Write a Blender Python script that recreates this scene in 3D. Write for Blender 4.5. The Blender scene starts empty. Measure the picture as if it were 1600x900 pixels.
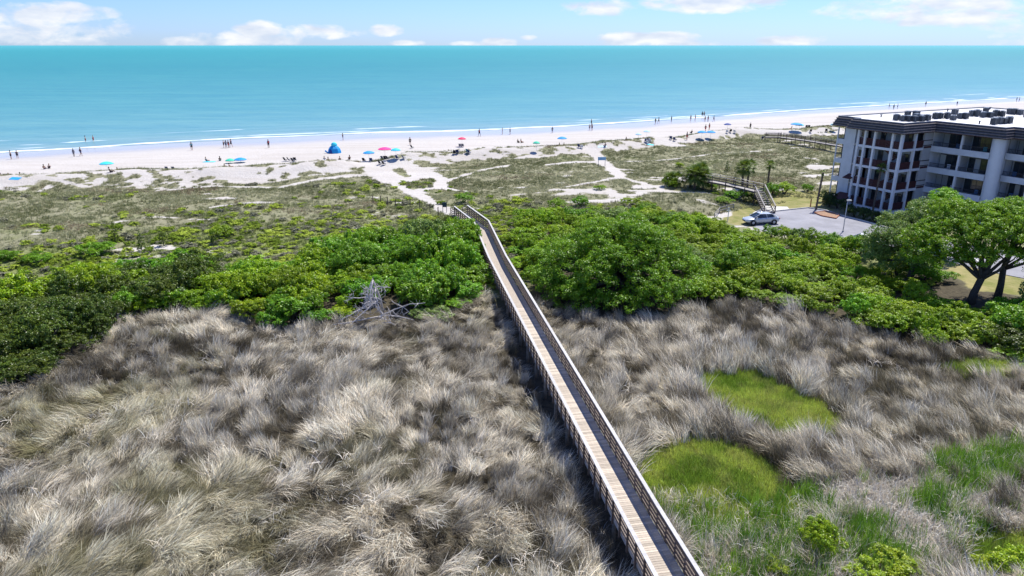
import bpy, bmesh, math, random
import numpy as np
from mathutils import Vector, Matrix, Euler

S = bpy.context.scene
COL = S.collection
R = math.radians
# ------------------------------------------------------------------ camera
H = 23.0
PITCH = R(19.03)
FPX = 1100.0
cam = bpy.data.cameras.new("camera")
cam.sensor_width = 36.0
cam.lens = FPX / 1600 * 36
cam.clip_start = 0.5
cam.clip_end = 90000
camo = bpy.data.objects.new("camera", cam)
COL.objects.link(camo)
camo.location = (0, 0, H)
camo.rotation_euler = (R(90) - PITCH, 0, 0)
S.camera = camo
S.view_settings.view_transform = 'Standard'
S.view_settings.look = 'None'
S.view_settings.gamma = 1
S.view_settings.exposure = 0.55
S.cycles.max_bounces = 6
S.cycles.diffuse_bounces = 3
S.cycles.glossy_bounces = 2
S.cycles.transmission_bounces = 2
S.cycles.transparent_max_bounces = 4

# sun: a pole 1 m high throws its shadow to (-.34, -.5)
SH = Vector((-0.34, -0.50, -1.0)).normalized()
sun_dir = -SH
SUN_EL = math.asin(sun_dir.z)
SUN_AZ = math.atan2(sun_dir.x, sun_dir.y)
sl = bpy.data.lights.new("sun", 'SUN')
sl.energy = 4.9
sl.angle = R(0.53)
sl.color = (1.0, 0.955, 0.88)
so = bpy.data.objects.new("sun", sl)
COL.objects.link(so)
so.rotation_euler = SH.to_track_quat('-Z', 'Y').to_euler()
so.location = (0, 0, 60)


def pdir(u, v):
    a = (u - 800) / FPX
    b = (450 - v) / FPX
    c, s = math.cos(PITCH), math.sin(PITCH)
    return a, c + b * s, -s + b * c


def unp(u, v, z):
    a, y, zz = pdir(u, v)
    t = (z - H) / zz
    return a * t, y * t


# ------------------------------------------------------------------ sky
W = bpy.data.worlds.new("World")
S.world = W
W.use_nodes = True
nt = W.node_tree
nt.nodes.clear()
N = nt.nodes.new
L = nt.links.new


def M(nt, op, a, b=None, c=None, clamp=False):
    n = nt.nodes.new('ShaderNodeMath')
    n.operation = op
    n.use_clamp = clamp
    for i, x in enumerate((a, b, c)):
        if x is None:
            continue
        if isinstance(x, (int, float)):
            n.inputs[i].default_value = x
        else:
            nt.links.new(x, n.inputs[i])
    return n.outputs[0]


def MIX(nt, f, a, b, blend='MIX'):
    n = nt.nodes.new('ShaderNodeMix')
    n.data_type = 'RGBA'
    n.blend_type = blend
    for i, x in ((0, f), (6, a), (7, b)):
        if isinstance(x, (int, float)):
            n.inputs[i].default_value = x
        elif isinstance(x, (tuple, list)):
            n.inputs[i].default_value = tuple(x) + ((1,) if len(x) == 3 else ())
        else:
            nt.links.new(x, n.inputs[i])
    return n.outputs[2]


def NOISE(nt, vec, scale, detail=4, rough=.55, dist=0):
    n = nt.nodes.new('ShaderNodeTexNoise')
    n.inputs['Scale'].default_value = scale
    n.inputs['Detail'].default_value = detail
    n.inputs['Roughness'].default_value = rough
    n.inputs['Distortion'].default_value = dist
    if vec is not None:
        nt.links.new(vec, n.inputs['Vector'])
    return n.outputs['Fac']


def RAMP(nt, fac, stops, mode='LINEAR'):
    n = nt.nodes.new('ShaderNodeValToRGB')
    cr = n.color_ramp
    cr.interpolation = mode
    while len(cr.elements) > 1:
        cr.elements.remove(cr.elements[0])
    cr.elements[0].position = stops[0][0]
    cr.elements[0].color = tuple(stops[0][1]) + (1,)
    for p, c in stops[1:]:
        e = cr.elements.new(p)
        e.color = tuple(c) + (1,)
    nt.links.new(fac, n.inputs[0])
    return n.outputs[0]


def MAPR(nt, v, a, b, c=0., d=1.):
    n = nt.nodes.new('ShaderNodeMapRange')
    n.inputs[1].default_value = a
    n.inputs[2].default_value = b
    n.inputs[3].default_value = c
    n.inputs[4].default_value = d
    nt.links.new(v, n.inputs[0])
    return n.outputs[0]


def COMB(nt, x, y, z):
    n = nt.nodes.new('ShaderNodeCombineXYZ')
    for i, v in enumerate((x, y, z)):
        if isinstance(v, (int, float)):
            n.inputs[i].default_value = v
        else:
            nt.links.new(v, n.inputs[i])
    return n.outputs[0]


sky = N('ShaderNodeTexSky')
sky.sky_type = 'NISHITA'
sky.sun_disc = False
sky.sun_elevation = SUN_EL
sky.sun_rotation = SUN_AZ
sky.altitude = 0
sky.air_density = 1.0
sky.dust_density = 0.2
sky.ozone_density = 2.5
skyc = MIX(nt, 1.0, sky.outputs[0], (0.46, 0.645, 1.15), 'MULTIPLY')
tc = N('ShaderNodeTexCoord')
sp = N('ShaderNodeSeparateXYZ')
L(tc.outputs['Generated'], sp.inputs[0])
az = M(nt, 'ARCTAN2', sp.outputs[0], sp.outputs[1])
el = M(nt, 'ARCSINE', sp.outputs[2])
uv = COMB(nt, az, M(nt, 'MULTIPLY', el, 2.2), 0.0)
n1 = NOISE(nt, uv, 26, 6, .6, .3)
n2 = NOISE(nt, uv, 9, 4, .55)
# clouds near the horizon: (pixel u, v, half width px, half height px, weight)
CL = [(85, 22, 70, 13, 1.0), (60, 48, 130, 20, .62), (20, 30, 60, 14, .7), (405, 47, 34, 11, 1.35), (395, 60, 72, 10, .9),
      (490, 50, 66, 9, .85), (604, 47, 22, 8, 1.15), (636, 68, 24, 5, 1.1), (730, 69, 22, 4, .8), (782, 67, 26, 7, 1.2),
      (826, 59, 12, 4, .9), (985, 61, 46, 9, 1.2), (1040, 60, 44, 9, 1.2), (1085, 68, 34, 4, .8), (1240, 63, 44, 7, 1.1),
      (940, 12, 52, 10, .95), (1110, 2, 88, 14, 1.2), (1330, 14, 60, 9, .8), (1450, 12, 120, 15, .85), (1500, 28, 90, 10, .95),
      (1555, 4, 60, 12, .8), (290, 65, 36, 6, .9), (1600, 60, 60, 8, .5), (-120, 40, 160, 22, .9), (1760, 30, 170, 22, .9)]
acc = None
for (u, v, ru, rv, w) in CL:
    d = Vector(pdir(u, v)).normalized()
    a0, e0 = math.atan2(d.x, d.y), math.asin(d.z)
    ra, re = ru / FPX * math.cos(a0) ** 1, rv / FPX
    q = M(nt, 'ADD', M(nt, 'POWER', M(nt, 'DIVIDE', M(nt, 'SUBTRACT', az, a0), ra), 2.0),
          M(nt, 'POWER', M(nt, 'DIVIDE', M(nt, 'SUBTRACT', el, e0), re), 2.0))
    m = M(nt, 'MULTIPLY', M(nt, 'SUBTRACT', 1.0, M(nt, 'MULTIPLY', q, .55), None, True), w)
    acc = m if acc is None else M(nt, 'MAXIMUM', acc, m)
# scattered cumulus everywhere else, the same stuff the frame shows a strip of
hi = MAPR(nt, el, 0.10, 0.22)
gen = M(nt, 'MULTIPLY', MAPR(nt, n2, .53, .66), M(nt, 'MULTIPLY', hi, .85))
acc = M(nt, 'MAXIMUM', acc, gen)
dens = M(nt, 'ADD', acc, M(nt, 'MULTIPLY', M(nt, 'SUBTRACT', n1, .52), 2.3))
mask = M(nt, 'MULTIPLY', MAPR(nt, dens, .20, .80), MAPR(nt, acc, 0.0, 0.25))
shade = MAPR(nt, NOISE(nt, COMB(nt, az, M(nt, 'MULTIPLY', el, 3.2), 3.0), 20, 4, .5), .35, .62)
cc = MIX(nt, shade, (0.66, 0.74, 0.88), (0.96, 0.97, 0.99))
bgs = N('ShaderNodeBackground')
L(skyc, bgs.inputs[0])
bgs.inputs[1].default_value = 0.11
bgc = N('ShaderNodeBackground')
L(cc, bgc.inputs[0])
bgc.inputs[1].default_value = 0.72
mx = N('ShaderNodeMixShader')
L(M(nt, 'MULTIPLY', mask, .93), mx.inputs[0])
L(bgs.outputs[0], mx.inputs[1])
L(bgc.outputs[0], mx.inputs[2])
wo = N('ShaderNodeOutputWorld')
L(mx.outputs[0], wo.inputs[0])

# ------------------------------------------------------------------ helpers
rng = np.random.default_rng(7)
random.seed(7)


def vnoise(x, y, seed=0):
    x = np.asarray(x, float)
    y = np.asarray(y, float)
    xi = np.floor(x).astype(np.int64)
    yi = np.floor(y).astype(np.int64)
    xf = x - xi
    yf = y - yi

    def h(a, b):
        n = (a * 374761393 + b * 668265263 + seed * 974634777) & 0x7fffffff
        n = ((n ^ (n >> 13)) * 1274126177) & 0x7fffffff
        return ((n ^ (n >> 16)) & 0xffff) / 65535.0
    u = xf * xf * (3 - 2 * xf)
    v = yf * yf * (3 - 2 * yf)
    return (h(xi, yi) * (1 - u) + h(xi + 1, yi) * u) * (1 - v) + (h(xi, yi + 1) * (1 - u) + h(xi + 1, yi + 1) * u) * v


def fbm(x, y, scale, seed=0, octv=4):
    x = np.asarray(x) / scale
    y = np.asarray(y) / scale
    t = 0
    a = .5
    s = 0
    for i in range(octv):
        t = t + a * vnoise(x, y, seed + i * 17)
        s += a
        a *= .5
        x = x * 2.03 + 5.1
        y = y * 2.03 + 1.7
    return t / s


def sstep(a, b, x):
    t = np.clip((np.asarray(x) - a) / (b - a), 0, 1)
    return t * t * (3 - 2 * t)


def poly_in(px, py, poly):
    px = np.asarray(px)
    py = np.asarray(py)
    ins = np.zeros(px.shape, bool)
    n = len(poly)
    for i in range(n):
        x1, y1 = poly[i]
        x2, y2 = poly[(i + 1) % n]
        c = ((y1 > py) != (y2 > py)) & (px < (x2 - x1) * (py - y1) / (y2 - y1 + 1e-12) + x1)
        ins ^= c
    return ins


def seg_dist(px, py, pts, close=False):
    px = np.asarray(px, float)
    py = np.asarray(py, float)
    d = np.full(px.shape, 1e9)
    pts = list(pts) + ([pts[0]] if close else [])
    for (x1, y1), (x2, y2) in zip(pts[:-1], pts[1:]):
        dx, dy = x2 - x1, y2 - y1
        t = np.clip(((px - x1) * dx + (py - y1) * dy) / (dx * dx + dy * dy + 1e-9), 0, 1)
        d = np.minimum(d, np.hypot(px - x1 - t * dx, py - y1 - t * dy))
    return d


def sdf(px, py, poly):
    """positive inside"""
    d = seg_dist(px, py, poly, True)
    return np.where(poly_in(px, py, poly), d, -d)


def PZ(pts, z):
    return [unp(u, v, z) for u, v in pts]


class MB:
    def __init__(s):
        s.v = []
        s.f = []
        s.m = []

    def add(s, vs, fs, mi=0):
        o = len(s.v)
        s.v += [tuple(map(float, p)) for p in vs]
        s.f += [tuple(i + o for i in f) for f in fs]
        s.m += [mi] * len(fs)
        return s

    BF = [(0, 3, 2, 1), (4, 5, 6, 7), (0, 1, 5, 4), (1, 2, 6, 5), (2, 3, 7, 6), (3, 0, 4, 7)]

    def box(s, x0, x1, y0, y1, z0, z1, mi=0):
        return s.add([(x0, y0, z0), (x1, y0, z0), (x1, y1, z0), (x0, y1, z0), (x0, y0, z1), (x1, y0, z1), (x1, y1, z1), (x0, y1, z1)], s.BF, mi)

    def bar(s, a, b, w, h, up=(0, 0, 1), mi=0):
        a = Vector(a)
        b = Vector(b)
        d = (b - a).normalized()
        sd = d.cross(Vector(up))
        if sd.length < 1e-4:
            sd = d.cross(Vector((1, 0, 0)))
        sd.normalize()
        u2 = sd.cross(d)
        vs = []
        for p in (a, b):
            for (i, j) in ((-1, -1), (1, -1), (1, 1), (-1, 1)):
                vs.append(p + sd * (i * w / 2) + u2 * (j * h / 2))
        return s.add(vs, [(0, 1, 2, 3), (7, 6, 5, 4), (0, 4, 5, 1), (1, 5, 6, 2), (2, 6, 7, 3), (3, 7, 4, 0)], mi)

    def tube(s, pts, rad, n=6, mi=0, cap=True):
        pts = [Vector(p) for p in pts]
        if isinstance(rad, (int, float)):
            rad = [rad] * len(pts)
        rings = []
        vs = []
        ref = Vector((0.13, 0.27, 1)).normalized()
        for i, p in enumerate(pts):
            d = (pts[min(i + 1, len(pts) - 1)] - pts[max(i - 1, 0)])
            if d.length < 1e-7:
                d = Vector((0, 0, 1))
            d.normalize()
            a = d.cross(ref)
            if a.length < .15:
                a = d.cross(Vector((1, 0, 0)))
            a.normalize()
            b = d.cross(a)
            for k in range(n):
                t = 2 * math.pi * k / n
                vs.append(p + (a * math.cos(t) + b * math.sin(t)) * rad[i])
        fs = []
        for i in range(len(pts) - 1):
            for k in range(n):
                k2 = (k + 1) % n
                fs.append((i * n + k, i * n + k2, (i + 1) * n + k2, (i + 1) * n + k))
        if cap:
            fs.append(tuple(range(n))[::-1])
            fs.append(tuple(range((len(pts) - 1) * n, len(pts) * n)))
        return s.add(vs, fs, mi)

    def lathe(s, prof, n=12, c=(0, 0, 0), mi=0):
        vs = []
        for r, z in prof:
            for k in range(n):
                t = 2 * math.pi * k / n
                vs.append((c[0] + r * math.cos(t), c[1] + r * math.sin(t), c[2] + z))
        fs = []
        for i in range(len(prof) - 1):
            for k in range(n):
                k2 = (k + 1) % n
                fs.append((i * n + k, i * n + k2, (i + 1) * n + k2, (i + 1) * n + k))
        return s.add(vs, fs, mi)

    def prism(s, poly, z0, z1, mi=0):
        n = len(poly)
        vs = [(x, y, z0) for x, y in poly] + [(x, y, z1) for x, y in poly]
        fs = [tuple(range(n))[::-1], tuple(range(n, 2 * n))]
        fs += [(i, (i + 1) % n, (i + 1) % n + n, i + n) for i in range(n)]
        return s.add(vs, fs, mi)

    def mesh(s, name, mats, smooth=False):
        me = bpy.data.meshes.new(name)
        me.from_pydata(s.v, [], s.f)
        if not isinstance(mats, (list, tuple)):
            mats = [mats]
        for m in mats:
            me.materials.append(m)
        if len(mats) > 1:
            me.polygons.foreach_set('material_index', s.m)
        if smooth:
            me.polygons.foreach_set('use_smooth', [True] * len(s.f))
        me.update()
        return me

    def build(s, name, mats, parent=None, smooth=False):
        return link(name, s.mesh(name, mats, smooth), parent)


def link(name, me, parent=None, loc=None, rot=None, scl=None):
    o = bpy.data.objects.new(name, me)
    COL.objects.link(o)
    if parent is not None:
        o.parent = parent
    if loc is not None:
        o.location = loc
    if rot is not None:
        o.rotation_euler = rot
    if scl is not None:
        o.scale = scl
    return o


def tag(o, label=None, cat=None, group=None, kind=None):
    if label:
        o['label'] = label
    if cat:
        o['category'] = cat
    if group:
        o['group'] = group
    if kind:
        o['kind'] = kind
    return o


def thing(name, label, cat, loc=(0, 0, 0), rz=0, group=None):
    o = bpy.data.objects.new(name, None)
    COL.objects.link(o)
    o.empty_display_size = .3
    o.location = loc
    o.rotation_euler = (0, 0, rz)
    return tag(o, label, cat, group)


def np_mesh(name, V, Fq, mat, attr=None, smooth=False):
    """V (n,3), Fq (m,k) equal-sized faces; attr: dict name -> (n,4) point colours"""
    me = bpy.data.meshes.new(name)
    V = np.asarray(V, np.float32)
    Fq = np.asarray(Fq, np.int32)
    k = Fq.shape[1]
    me.vertices.add(len(V))
    me.vertices.foreach_set('co', V.ravel())
    me.loops.add(Fq.size)
    me.loops.foreach_set('vertex_index', Fq.ravel())
    me.polygons.add(len(Fq))
    me.polygons.foreach_set('loop_start', np.arange(0, Fq.size, k, dtype=np.int32))
    me.polygons.foreach_set('loop_total', np.full(len(Fq), k, np.int32))
    if smooth:
        me.polygons.foreach_set('use_smooth', np.ones(len(Fq), bool))
    me.update(calc_edges=True)
    if attr:
        for an, arr in attr.items():
            a = me.attributes.new(an, 'FLOAT_COLOR', 'POINT')
            a.data.foreach_set('color', np.asarray(arr, np.float32).ravel())
    me.materials.append(mat)
    return me


# ------------------------------------------------------------------ materials
def mat(name, col, rough=.8, var=.15, scale=6., bump=0., bscale=None, spec=.3, metal=0., col2=None, stretch=None, objrand=0.):
    m = bpy.data.materials.new(name)
    m.use_nodes = True
    t = m.node_tree
    b = t.nodes['Principled BSDF']
    b.inputs['Roughness'].default_value = rough
    b.inputs['Specular IOR Level'].default_value = spec
    b.inputs['Metallic'].default_value = metal
    c = t.nodes.new('ShaderNodeTexCoord')
    vec = c.outputs['Object']
    if stretch:
        mp = t.nodes.new('ShaderNodeMapping')
        mp.inputs['Scale'].default_value = stretch
        t.links.new(vec, mp.inputs[0])
        vec = mp.outputs[0]
    n = NOISE(t, vec, scale, 5, .6)
    if col2 is None:
        col2 = tuple(min(1, x * (1 + var)) for x in col)
        col1 = tuple(x * (1 - var) for x in col)
    else:
        col1 = col
    out = MIX(t, MAPR(t, n, .3, .7), col1, col2)
    if objrand:
        oi = t.nodes.new('ShaderNodeObjectInfo')
        hs = t.nodes.new('ShaderNodeHueSaturation')
        t.links.new(out, hs.inputs['Color'])
        t.links.new(MAPR(t, oi.outputs['Random'], 0, 1, 1 - objrand, 1 + objrand), hs.inputs['Value'])
        out = hs.outputs[0]
    t.links.new(out, b.inputs['Base Color'])
    if bump:
        bn = t.nodes.new('ShaderNodeBump')
        bn.inputs['Strength'].default_value = bump
        bn.inputs['Distance'].default_value = .02
        t.links.new(NOISE(t, vec, bscale or scale * 4, 5, .6), bn.inputs['Height'])
        t.links.new(bn.outputs[0], b.inputs['Normal'])
    return m


def leaf_mat(name, c1, c2, trans=.3, rnd=.18, hue=.02):
    """foliage: colour varies leaf by leaf (attribute tint) and plant by plant (object random)"""
    m = bpy.data.materials.new(name)
    m.use_nodes = True
    t = m.node_tree
    t.nodes.clear()
    at = t.nodes.new('ShaderNodeAttribute')
    at.attribute_name = 'tint'
    sp = t.nodes.new('ShaderNodeSeparateColor')
    t.links.new(at.outputs['Color'], sp.inputs[0])
    base = MIX(t, sp.outputs[0], c1, c2)
    oi = t.nodes.new('ShaderNodeObjectInfo')
    hs = t.nodes.new('ShaderNodeHueSaturation')
    t.links.new(base, hs.inputs['Color'])
    t.links.new(M(t, 'ADD', MAPR(t, oi.outputs['Random'], 0, 1, .5 - hue, .5 + hue), M(t, 'MULTIPLY', M(t, 'SUBTRACT', sp.outputs[1], .5), .03)), hs.inputs['Hue'])
    r2 = M(t, 'FRACT', M(t, 'MULTIPLY', oi.outputs['Random'], 7.31))
    t.links.new(M(t, 'MULTIPLY', MAPR(t, r2, 0, 1, 1 - rnd, 1 + rnd), MAPR(t, sp.outputs[1], 0, 1, .75, 1.25)), hs.inputs['Value'])
    d = t.nodes.new('ShaderNodeBsdfDiffuse')
    tr = t.nodes.new('ShaderNodeBsdfTranslucent')
    g = t.nodes.new('ShaderNodeBsdfGlossy')
    g.inputs['Roughness'].default_value = .42
    g.inputs['Color'].default_value = (1, 1, 1, 1)
    t.links.new(hs.outputs[0], d.inputs[0])
    t.links.new(MIX(t, .5, hs.outputs[0], (.30, .40, .02), 'MIX'), tr.inputs[0])
    a = t.nodes.new('ShaderNodeMixShader')
    a.inputs[0].default_value = trans
    t.links.new(d.outputs[0], a.inputs[1])
    t.links.new(tr.outputs[0], a.inputs[2])
    b = t.nodes.new('ShaderNodeMixShader')
    b.inputs[0].default_value = .022
    t.links.new(a.outputs[0], b.inputs[1])
    t.links.new(g.outputs[0], b.inputs[2])
    o = t.nodes.new('ShaderNodeOutputMaterial')
    t.links.new(b.outputs[0], o.inputs[0])
    return m


def blade_mat(name, trans=.25):
    """grass: colour from the instancer's own colour times a per-blade tone"""
    m = bpy.data.materials.new(name)
    m.use_nodes = True
    t = m.node_tree
    t.nodes.clear()
    at = t.nodes.new('ShaderNodeAttribute')
    at.attribute_type = 'INSTANCER'
    at.attribute_name = 'ctint'
    a2 = t.nodes.new('ShaderNodeAttribute')
    a2.attribute_name = 'tint'
    c = MIX(t, 1.0, at.outputs['Color'], a2.outputs['Color'], 'MULTIPLY')
    d = t.nodes.new('ShaderNodeBsdfDiffuse')
    tr = t.nodes.new('ShaderNodeBsdfTranslucent')
    t.links.new(c, d.inputs[0])
    t.links.new(c, tr.inputs[0])
    a = t.nodes.new('ShaderNodeMixShader')
    a.inputs[0].default_value = trans
    t.links.new(d.outputs[0], a.inputs[1])
    t.links.new(tr.outputs[0], a.inputs[2])
    o = t.nodes.new('ShaderNodeOutputMaterial')
    t.links.new(a.outputs[0], o.inputs[0])
    return m


M_deck = mat('weathered_deck_board', (.46, .40, .325), .85, .28, 5, .3, stretch=(1, 9, 1), objrand=.24)
M_rail = mat('weathered_rail_timber', (.14, .11, .09), .85, .25, 8, .3, objrand=.18)
M_cap = mat('pale_rail_cap', (.46, .45, .43), .8, .18, 5, .2, objrand=.06)
M_post = mat('dark_post_timber', (.14, .10, .075), .9, .3, 8, .3)
M_pile = mat('piling_timber', (.20, .17, .13), .9, .3, 6, .4)
M_gwood = mat('grey_timber', (.33, .31, .29), .9, .25, 7, .3, objrand=.15)
M_dwood = mat('dark_stained_timber', (.09, .07, .06), .8, .3, 7, .3)
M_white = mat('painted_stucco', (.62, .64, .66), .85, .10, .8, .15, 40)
M_white2 = mat('painted_column', (.68, .69, .70), .8, .04, 1.5, .1, 40)
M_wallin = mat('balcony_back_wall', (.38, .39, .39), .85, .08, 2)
M_lou = mat('beige_panel', (.44, .44, .43), .8, .06, 2)
M_mans = mat('mansard_shingle', (.085, .075, .075), .85, .35, 3, .5, 30, stretch=(1, 1, 1))
M_lip_lit = mat('mansard_lip_sunlit', (.19, .165, .15), .85, .25, 3)  # lips of the shingle courses: sun on their edges painted as a lighter tone
M_roof = mat('roof_membrane', (.62, .62, .62), .7, .20, .25)
M_flash = mat('metal_flashing', (.22, .23, .25), .5, .1, 3, metal=.3)
M_glass = mat('window_glass', (.02, .03, .035), .08, .2, 2, spec=.8)
M_curt = mat('curtain', (.45, .45, .43), .9, .1, 10, stretch=(20, 20, 1), objrand=.25)
M_frame = mat('dark_window_frame', (.045, .04, .04), .5, .1, 5)
M_red = mat('dark_red_wood', (.075, .028, .026), .75, .25, 6)
M_redb = mat('brown_red_flight', (.13, .06, .045), .8, .2, 5)
M_dark = mat('dark_metal', (.04, .04, .045), .5, .2, 5)
M_ac = mat('condenser_coil', (.10, .115, .13), .6, .3, 20, objrand=.35)
M_aclid = mat('condenser_cover', (.20, .24, .28), .5, .1, 5, objrand=.2)
M_asph = mat('asphalt', (.25, .25, .27), .9, .22, .35, .3, 60)
M_conc = mat('concrete', (.50, .49, .46), .9, .08, 2, .3, 30)
M_paint = mat('road_paint', (.78, .78, .76), .7, .05, 5)
M_brick = mat('red_brick_edge', (.36, .17, .10), .9, .2, 8)
M_bark = mat('bark', (.085, .070, .055), .95, .35, 5, .8, 12)
M_dead = mat('bleached_dead_wood', (.50, .47, .44), .9, .35, 5, .4)
M_palm = mat('palm_trunk', (.13, .10, .075), .95, .3, 10, .8, 14)
M_pole = mat('galvanised_pole', (.48, .49, .50), .45, .08, 5, metal=.3)
M_lamp = mat('lamp_lens', (.75, .76, .76), .4, .03, 5)

LM = {
    'oak': leaf_mat('oak_leaves', (.075, .195, .006), (.270, .480, .015), .38, .10, .006),
    'myrtle': leaf_mat('wax_myrtle_leaves', (.130, .250, .005), (.390, .540, .012), .38, .22, .014),
    'green': leaf_mat('bright_shrub_leaves', (.075, .215, .008), (.280, .520, .022), .38, .20, .014),
    'cedar': leaf_mat('cedar_foliage', (.035, .072, .008), (.130, .180, .018), .20, .20, .014),
    'grey': leaf_mat('grey_green_leaves', (.120, .210, .040), (.32, .43, .11), .30, .16, .010),
    'lime': leaf_mat('lime_leaves', (.190, .310, .008), (.46, .56, .015), .35, .12, .010),
    'palm': leaf_mat('palm_fronds', (.045, .090, .014), (.12, .18, .022), .2, .14, .010),
    'hedge': leaf_mat('hedge_leaves', (.022, .050, .012), (.06, .105, .02), .2, .14, .010),
}
M_blade = blade_mat('grass_blades')


def plastic(name, col, rough=.5):
    return mat(name, col, rough, .05, 4)


# ------------------------------------------------------------------ shoreline, zones, ground height
shore = [unp(u, v, 0) for u, v in [(-260, 262), (0, 240), (200, 228), (400, 217), (600, 208), (760, 204), (950, 195), (1130, 182), (1280, 172), (1600, 153)]]
shore = [(-420, 60), (-230, 112)] + shore[1:] + [(300, 352), (460, 420), (900, 600)]
sx, sy = np.array([p[0] for p in shore]), np.array([p[1] for p in shore])
df = [unp(u, v, 1.5) for u, v in [(0, 279), (100, 277), (200, 270), (300, 268), (400, 263), (500, 259), (600, 250), (660, 242), (760, 236), (860, 232), (950, 225), (1050, 216), (1150, 205), (1250, 203), (1300, 199)]]
df = [(-420, 5), (-180, 90)] + df + [(230, 262), (400, 340), (900, 560)]
dx_, dy_ = np.array([p[0] for p in df]), np.array([p[1] for p in df])


def shore_s(x, y):
    return (np.interp(x, sx, sy) - y) * .89


def dune_s(x, y):
    return (np.interp(x, dx_, dy_) - y) * .89


park = PZ([(1176, 356), (1193, 344), (1206, 331), (1262, 325), (1290, 329), (1310, 336), (1350, 346), (1420, 366), (1500, 382), (1640, 405), (1760, 420), (1760, 470), (1640, 442), (1560, 427), (1480, 408), (1430, 402), (1380, 396), (1330, 390), (1260, 374), (1200, 362)], 1.0)
BW = [(12.0, -6.0), (9.1, 10.0), (5.83, 27.1), (-1.48, 67.9), (-3.70, 82.8), (-6.75, 91.3)]   # boardwalk centre line
DECK = 1.9
lawn = PZ([(1480, 404), (1540, 418), (1600, 436), (1660, 448), (1660, 474), (1600, 464), (1530, 452), (1478, 430)], .9)


def hgt(x, y):
    x = np.asarray(x, float)
    y = np.asarray(y, float)
    s = shore_s(x, y)
    d = dune_s(x, y)
    beach = np.where(s > 0, 1.5 * (np.clip(s, 0, 60) / 60) ** .8, np.maximum(s * .05, -3.0))
    gap = seg_dist(x, y, [unp(700, 328, 1.6), unp(600, 270, 1.6), unp(575, 250, 1.6)])
    gap2 = seg_dist(x, y, [unp(1030, 290, 1.6), unp(950, 258, 1.6), unp(925, 236, 1.6)])
    g = 1 - .8 * np.exp(-(gap / 4.0) ** 2) - .6 * np.exp(-(gap2 / 3.0) ** 2)
    fore = 1.5 * np.exp(-((d - 5.5) / 4.0) ** 2) * (.35 + 1.1 * fbm(x, y, 14, 3)) * g
    inner = sstep(0, 8, d)
    scalar_ = x.ndim == 0
    if scalar_:
        return float(hgt(x[None], y[None])[0])
    z = beach * (1 - inner) + inner * (1.35 + .9 * (fbm(x, y, 16, 5) - .5) * g + .25 * (fbm(x, y, 3.5, 8) - .5)) + fore
    # landward: dunes drop to thicket, thicket to marsh
    back = sstep(92, 74, y - .12 * x)
    z = z * (1 - back) + back * (.85 + .3 * (fbm(x, y, 9, 9) - .5))
    fr = np.interp(x, [-60, -30, -20, 0, 6, 14, 22, 32, 44, 60], [44, 49, 58, 58, 60, 58, 58, 55, 51, 48])
    mr = sstep(3.5, -3.5, y - fr)
    mound = .55 * (fbm(x, y, 5.5, 21, 3) - .5) + .3 * (fbm(x, y, 2.3, 25, 2) - .5)
    z = z * (1 - mr) + mr * (.15 + mound)
    px_ = (np.abs(x - 12) < 25) & (y > 15) & (y < 62)
    if px_.any():
        pq = np.full(x.shape, -9.0)
        pq[px_] = np.maximum.reduce([sdf(x[px_], y[px_], q_) for q_ in (patchA, patchB, patchC)])
        kk = sstep(-1.2, .2, pq)
        z = z * (1 - kk) + kk * .02
    # built ground round the car park and the apartments: level
    pk = sdf(x, y, [(27, 93), (33, 100), (46, 106), (49, 107), (82, 124), (130, 110), (130, 52), (42, 57), (34, 72), (27, 86)])
    k = sstep(-6, 0, pk)
    z = z * (1 - k) + k * .94
    hx, hy = unp(1055, 312, 1.8)
    z = z + 1.1 * np.exp(-(((x - hx) / 7.5) ** 2 + ((y - hy) / 4.5) ** 2))
    return z


def G(u, v):
    z = 1.2
    for _ in range(25):
        x, y = unp(u, v, z)
        z = .5 * z + .5 * float(hgt(x, y))
    return x, y, float(hgt(x, y))


# sandy tracks: polylines in world space with half widths
def G2(pts):
    return [unp(u, v, 1.6) for u, v in pts]


TR = [(G2([(706, 331), (690, 322), (662, 306), (640, 297), (618, 285), (600, 272), (580, 258)]), 1.0),
      (G2([(612, 280), (596, 268), (585, 256)]), 2.6),
      (G2([(640, 280), (668, 266), (690, 276), (690, 290)]), 1.2), (G2([(650, 262), (672, 272)]), 2.4),
      (G2([(640, 296), (690, 290), (728, 295)]), .7), (G2([(700, 278), (760, 262), (800, 256)]), .5),
      (G2([(925, 234), (936, 248), (955, 262), (968, 274)]), 1.3), (G2([(968, 274), (1000, 282), (1036, 294)]), .6),
      (G2([(965, 276), (920, 283), (880, 290)]), .4), (G2([(820, 289), (780, 289)]), .4), (G2([(860, 256), (900, 252), (950, 252)]), 1.0),
      (G2([(950, 253), (1040, 247), (1110, 240), (1190, 234), (1270, 228)]), .4),
      (G2([(440, 290), (500, 278), (560, 272), (600, 270)]), .9), (G2([(0, 292), (60, 288), (130, 290)]), .5),
      (G2([(250, 293), (330, 288), (420, 290)]), .5), (G2([(330, 320), (400, 313), (480, 311)]), .3),
      (G2([(180, 345), (240, 336), (330, 338)]), .4), (G2([(560, 350), (620, 357)]), .6),
      (G2([(800, 300), (870, 296)]), .4), (G2([(1130, 330), (1165, 325), (1215, 326)]), .8), (G2([(1215, 290), (1240, 305), (1230, 318)]), 1.0)]
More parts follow.
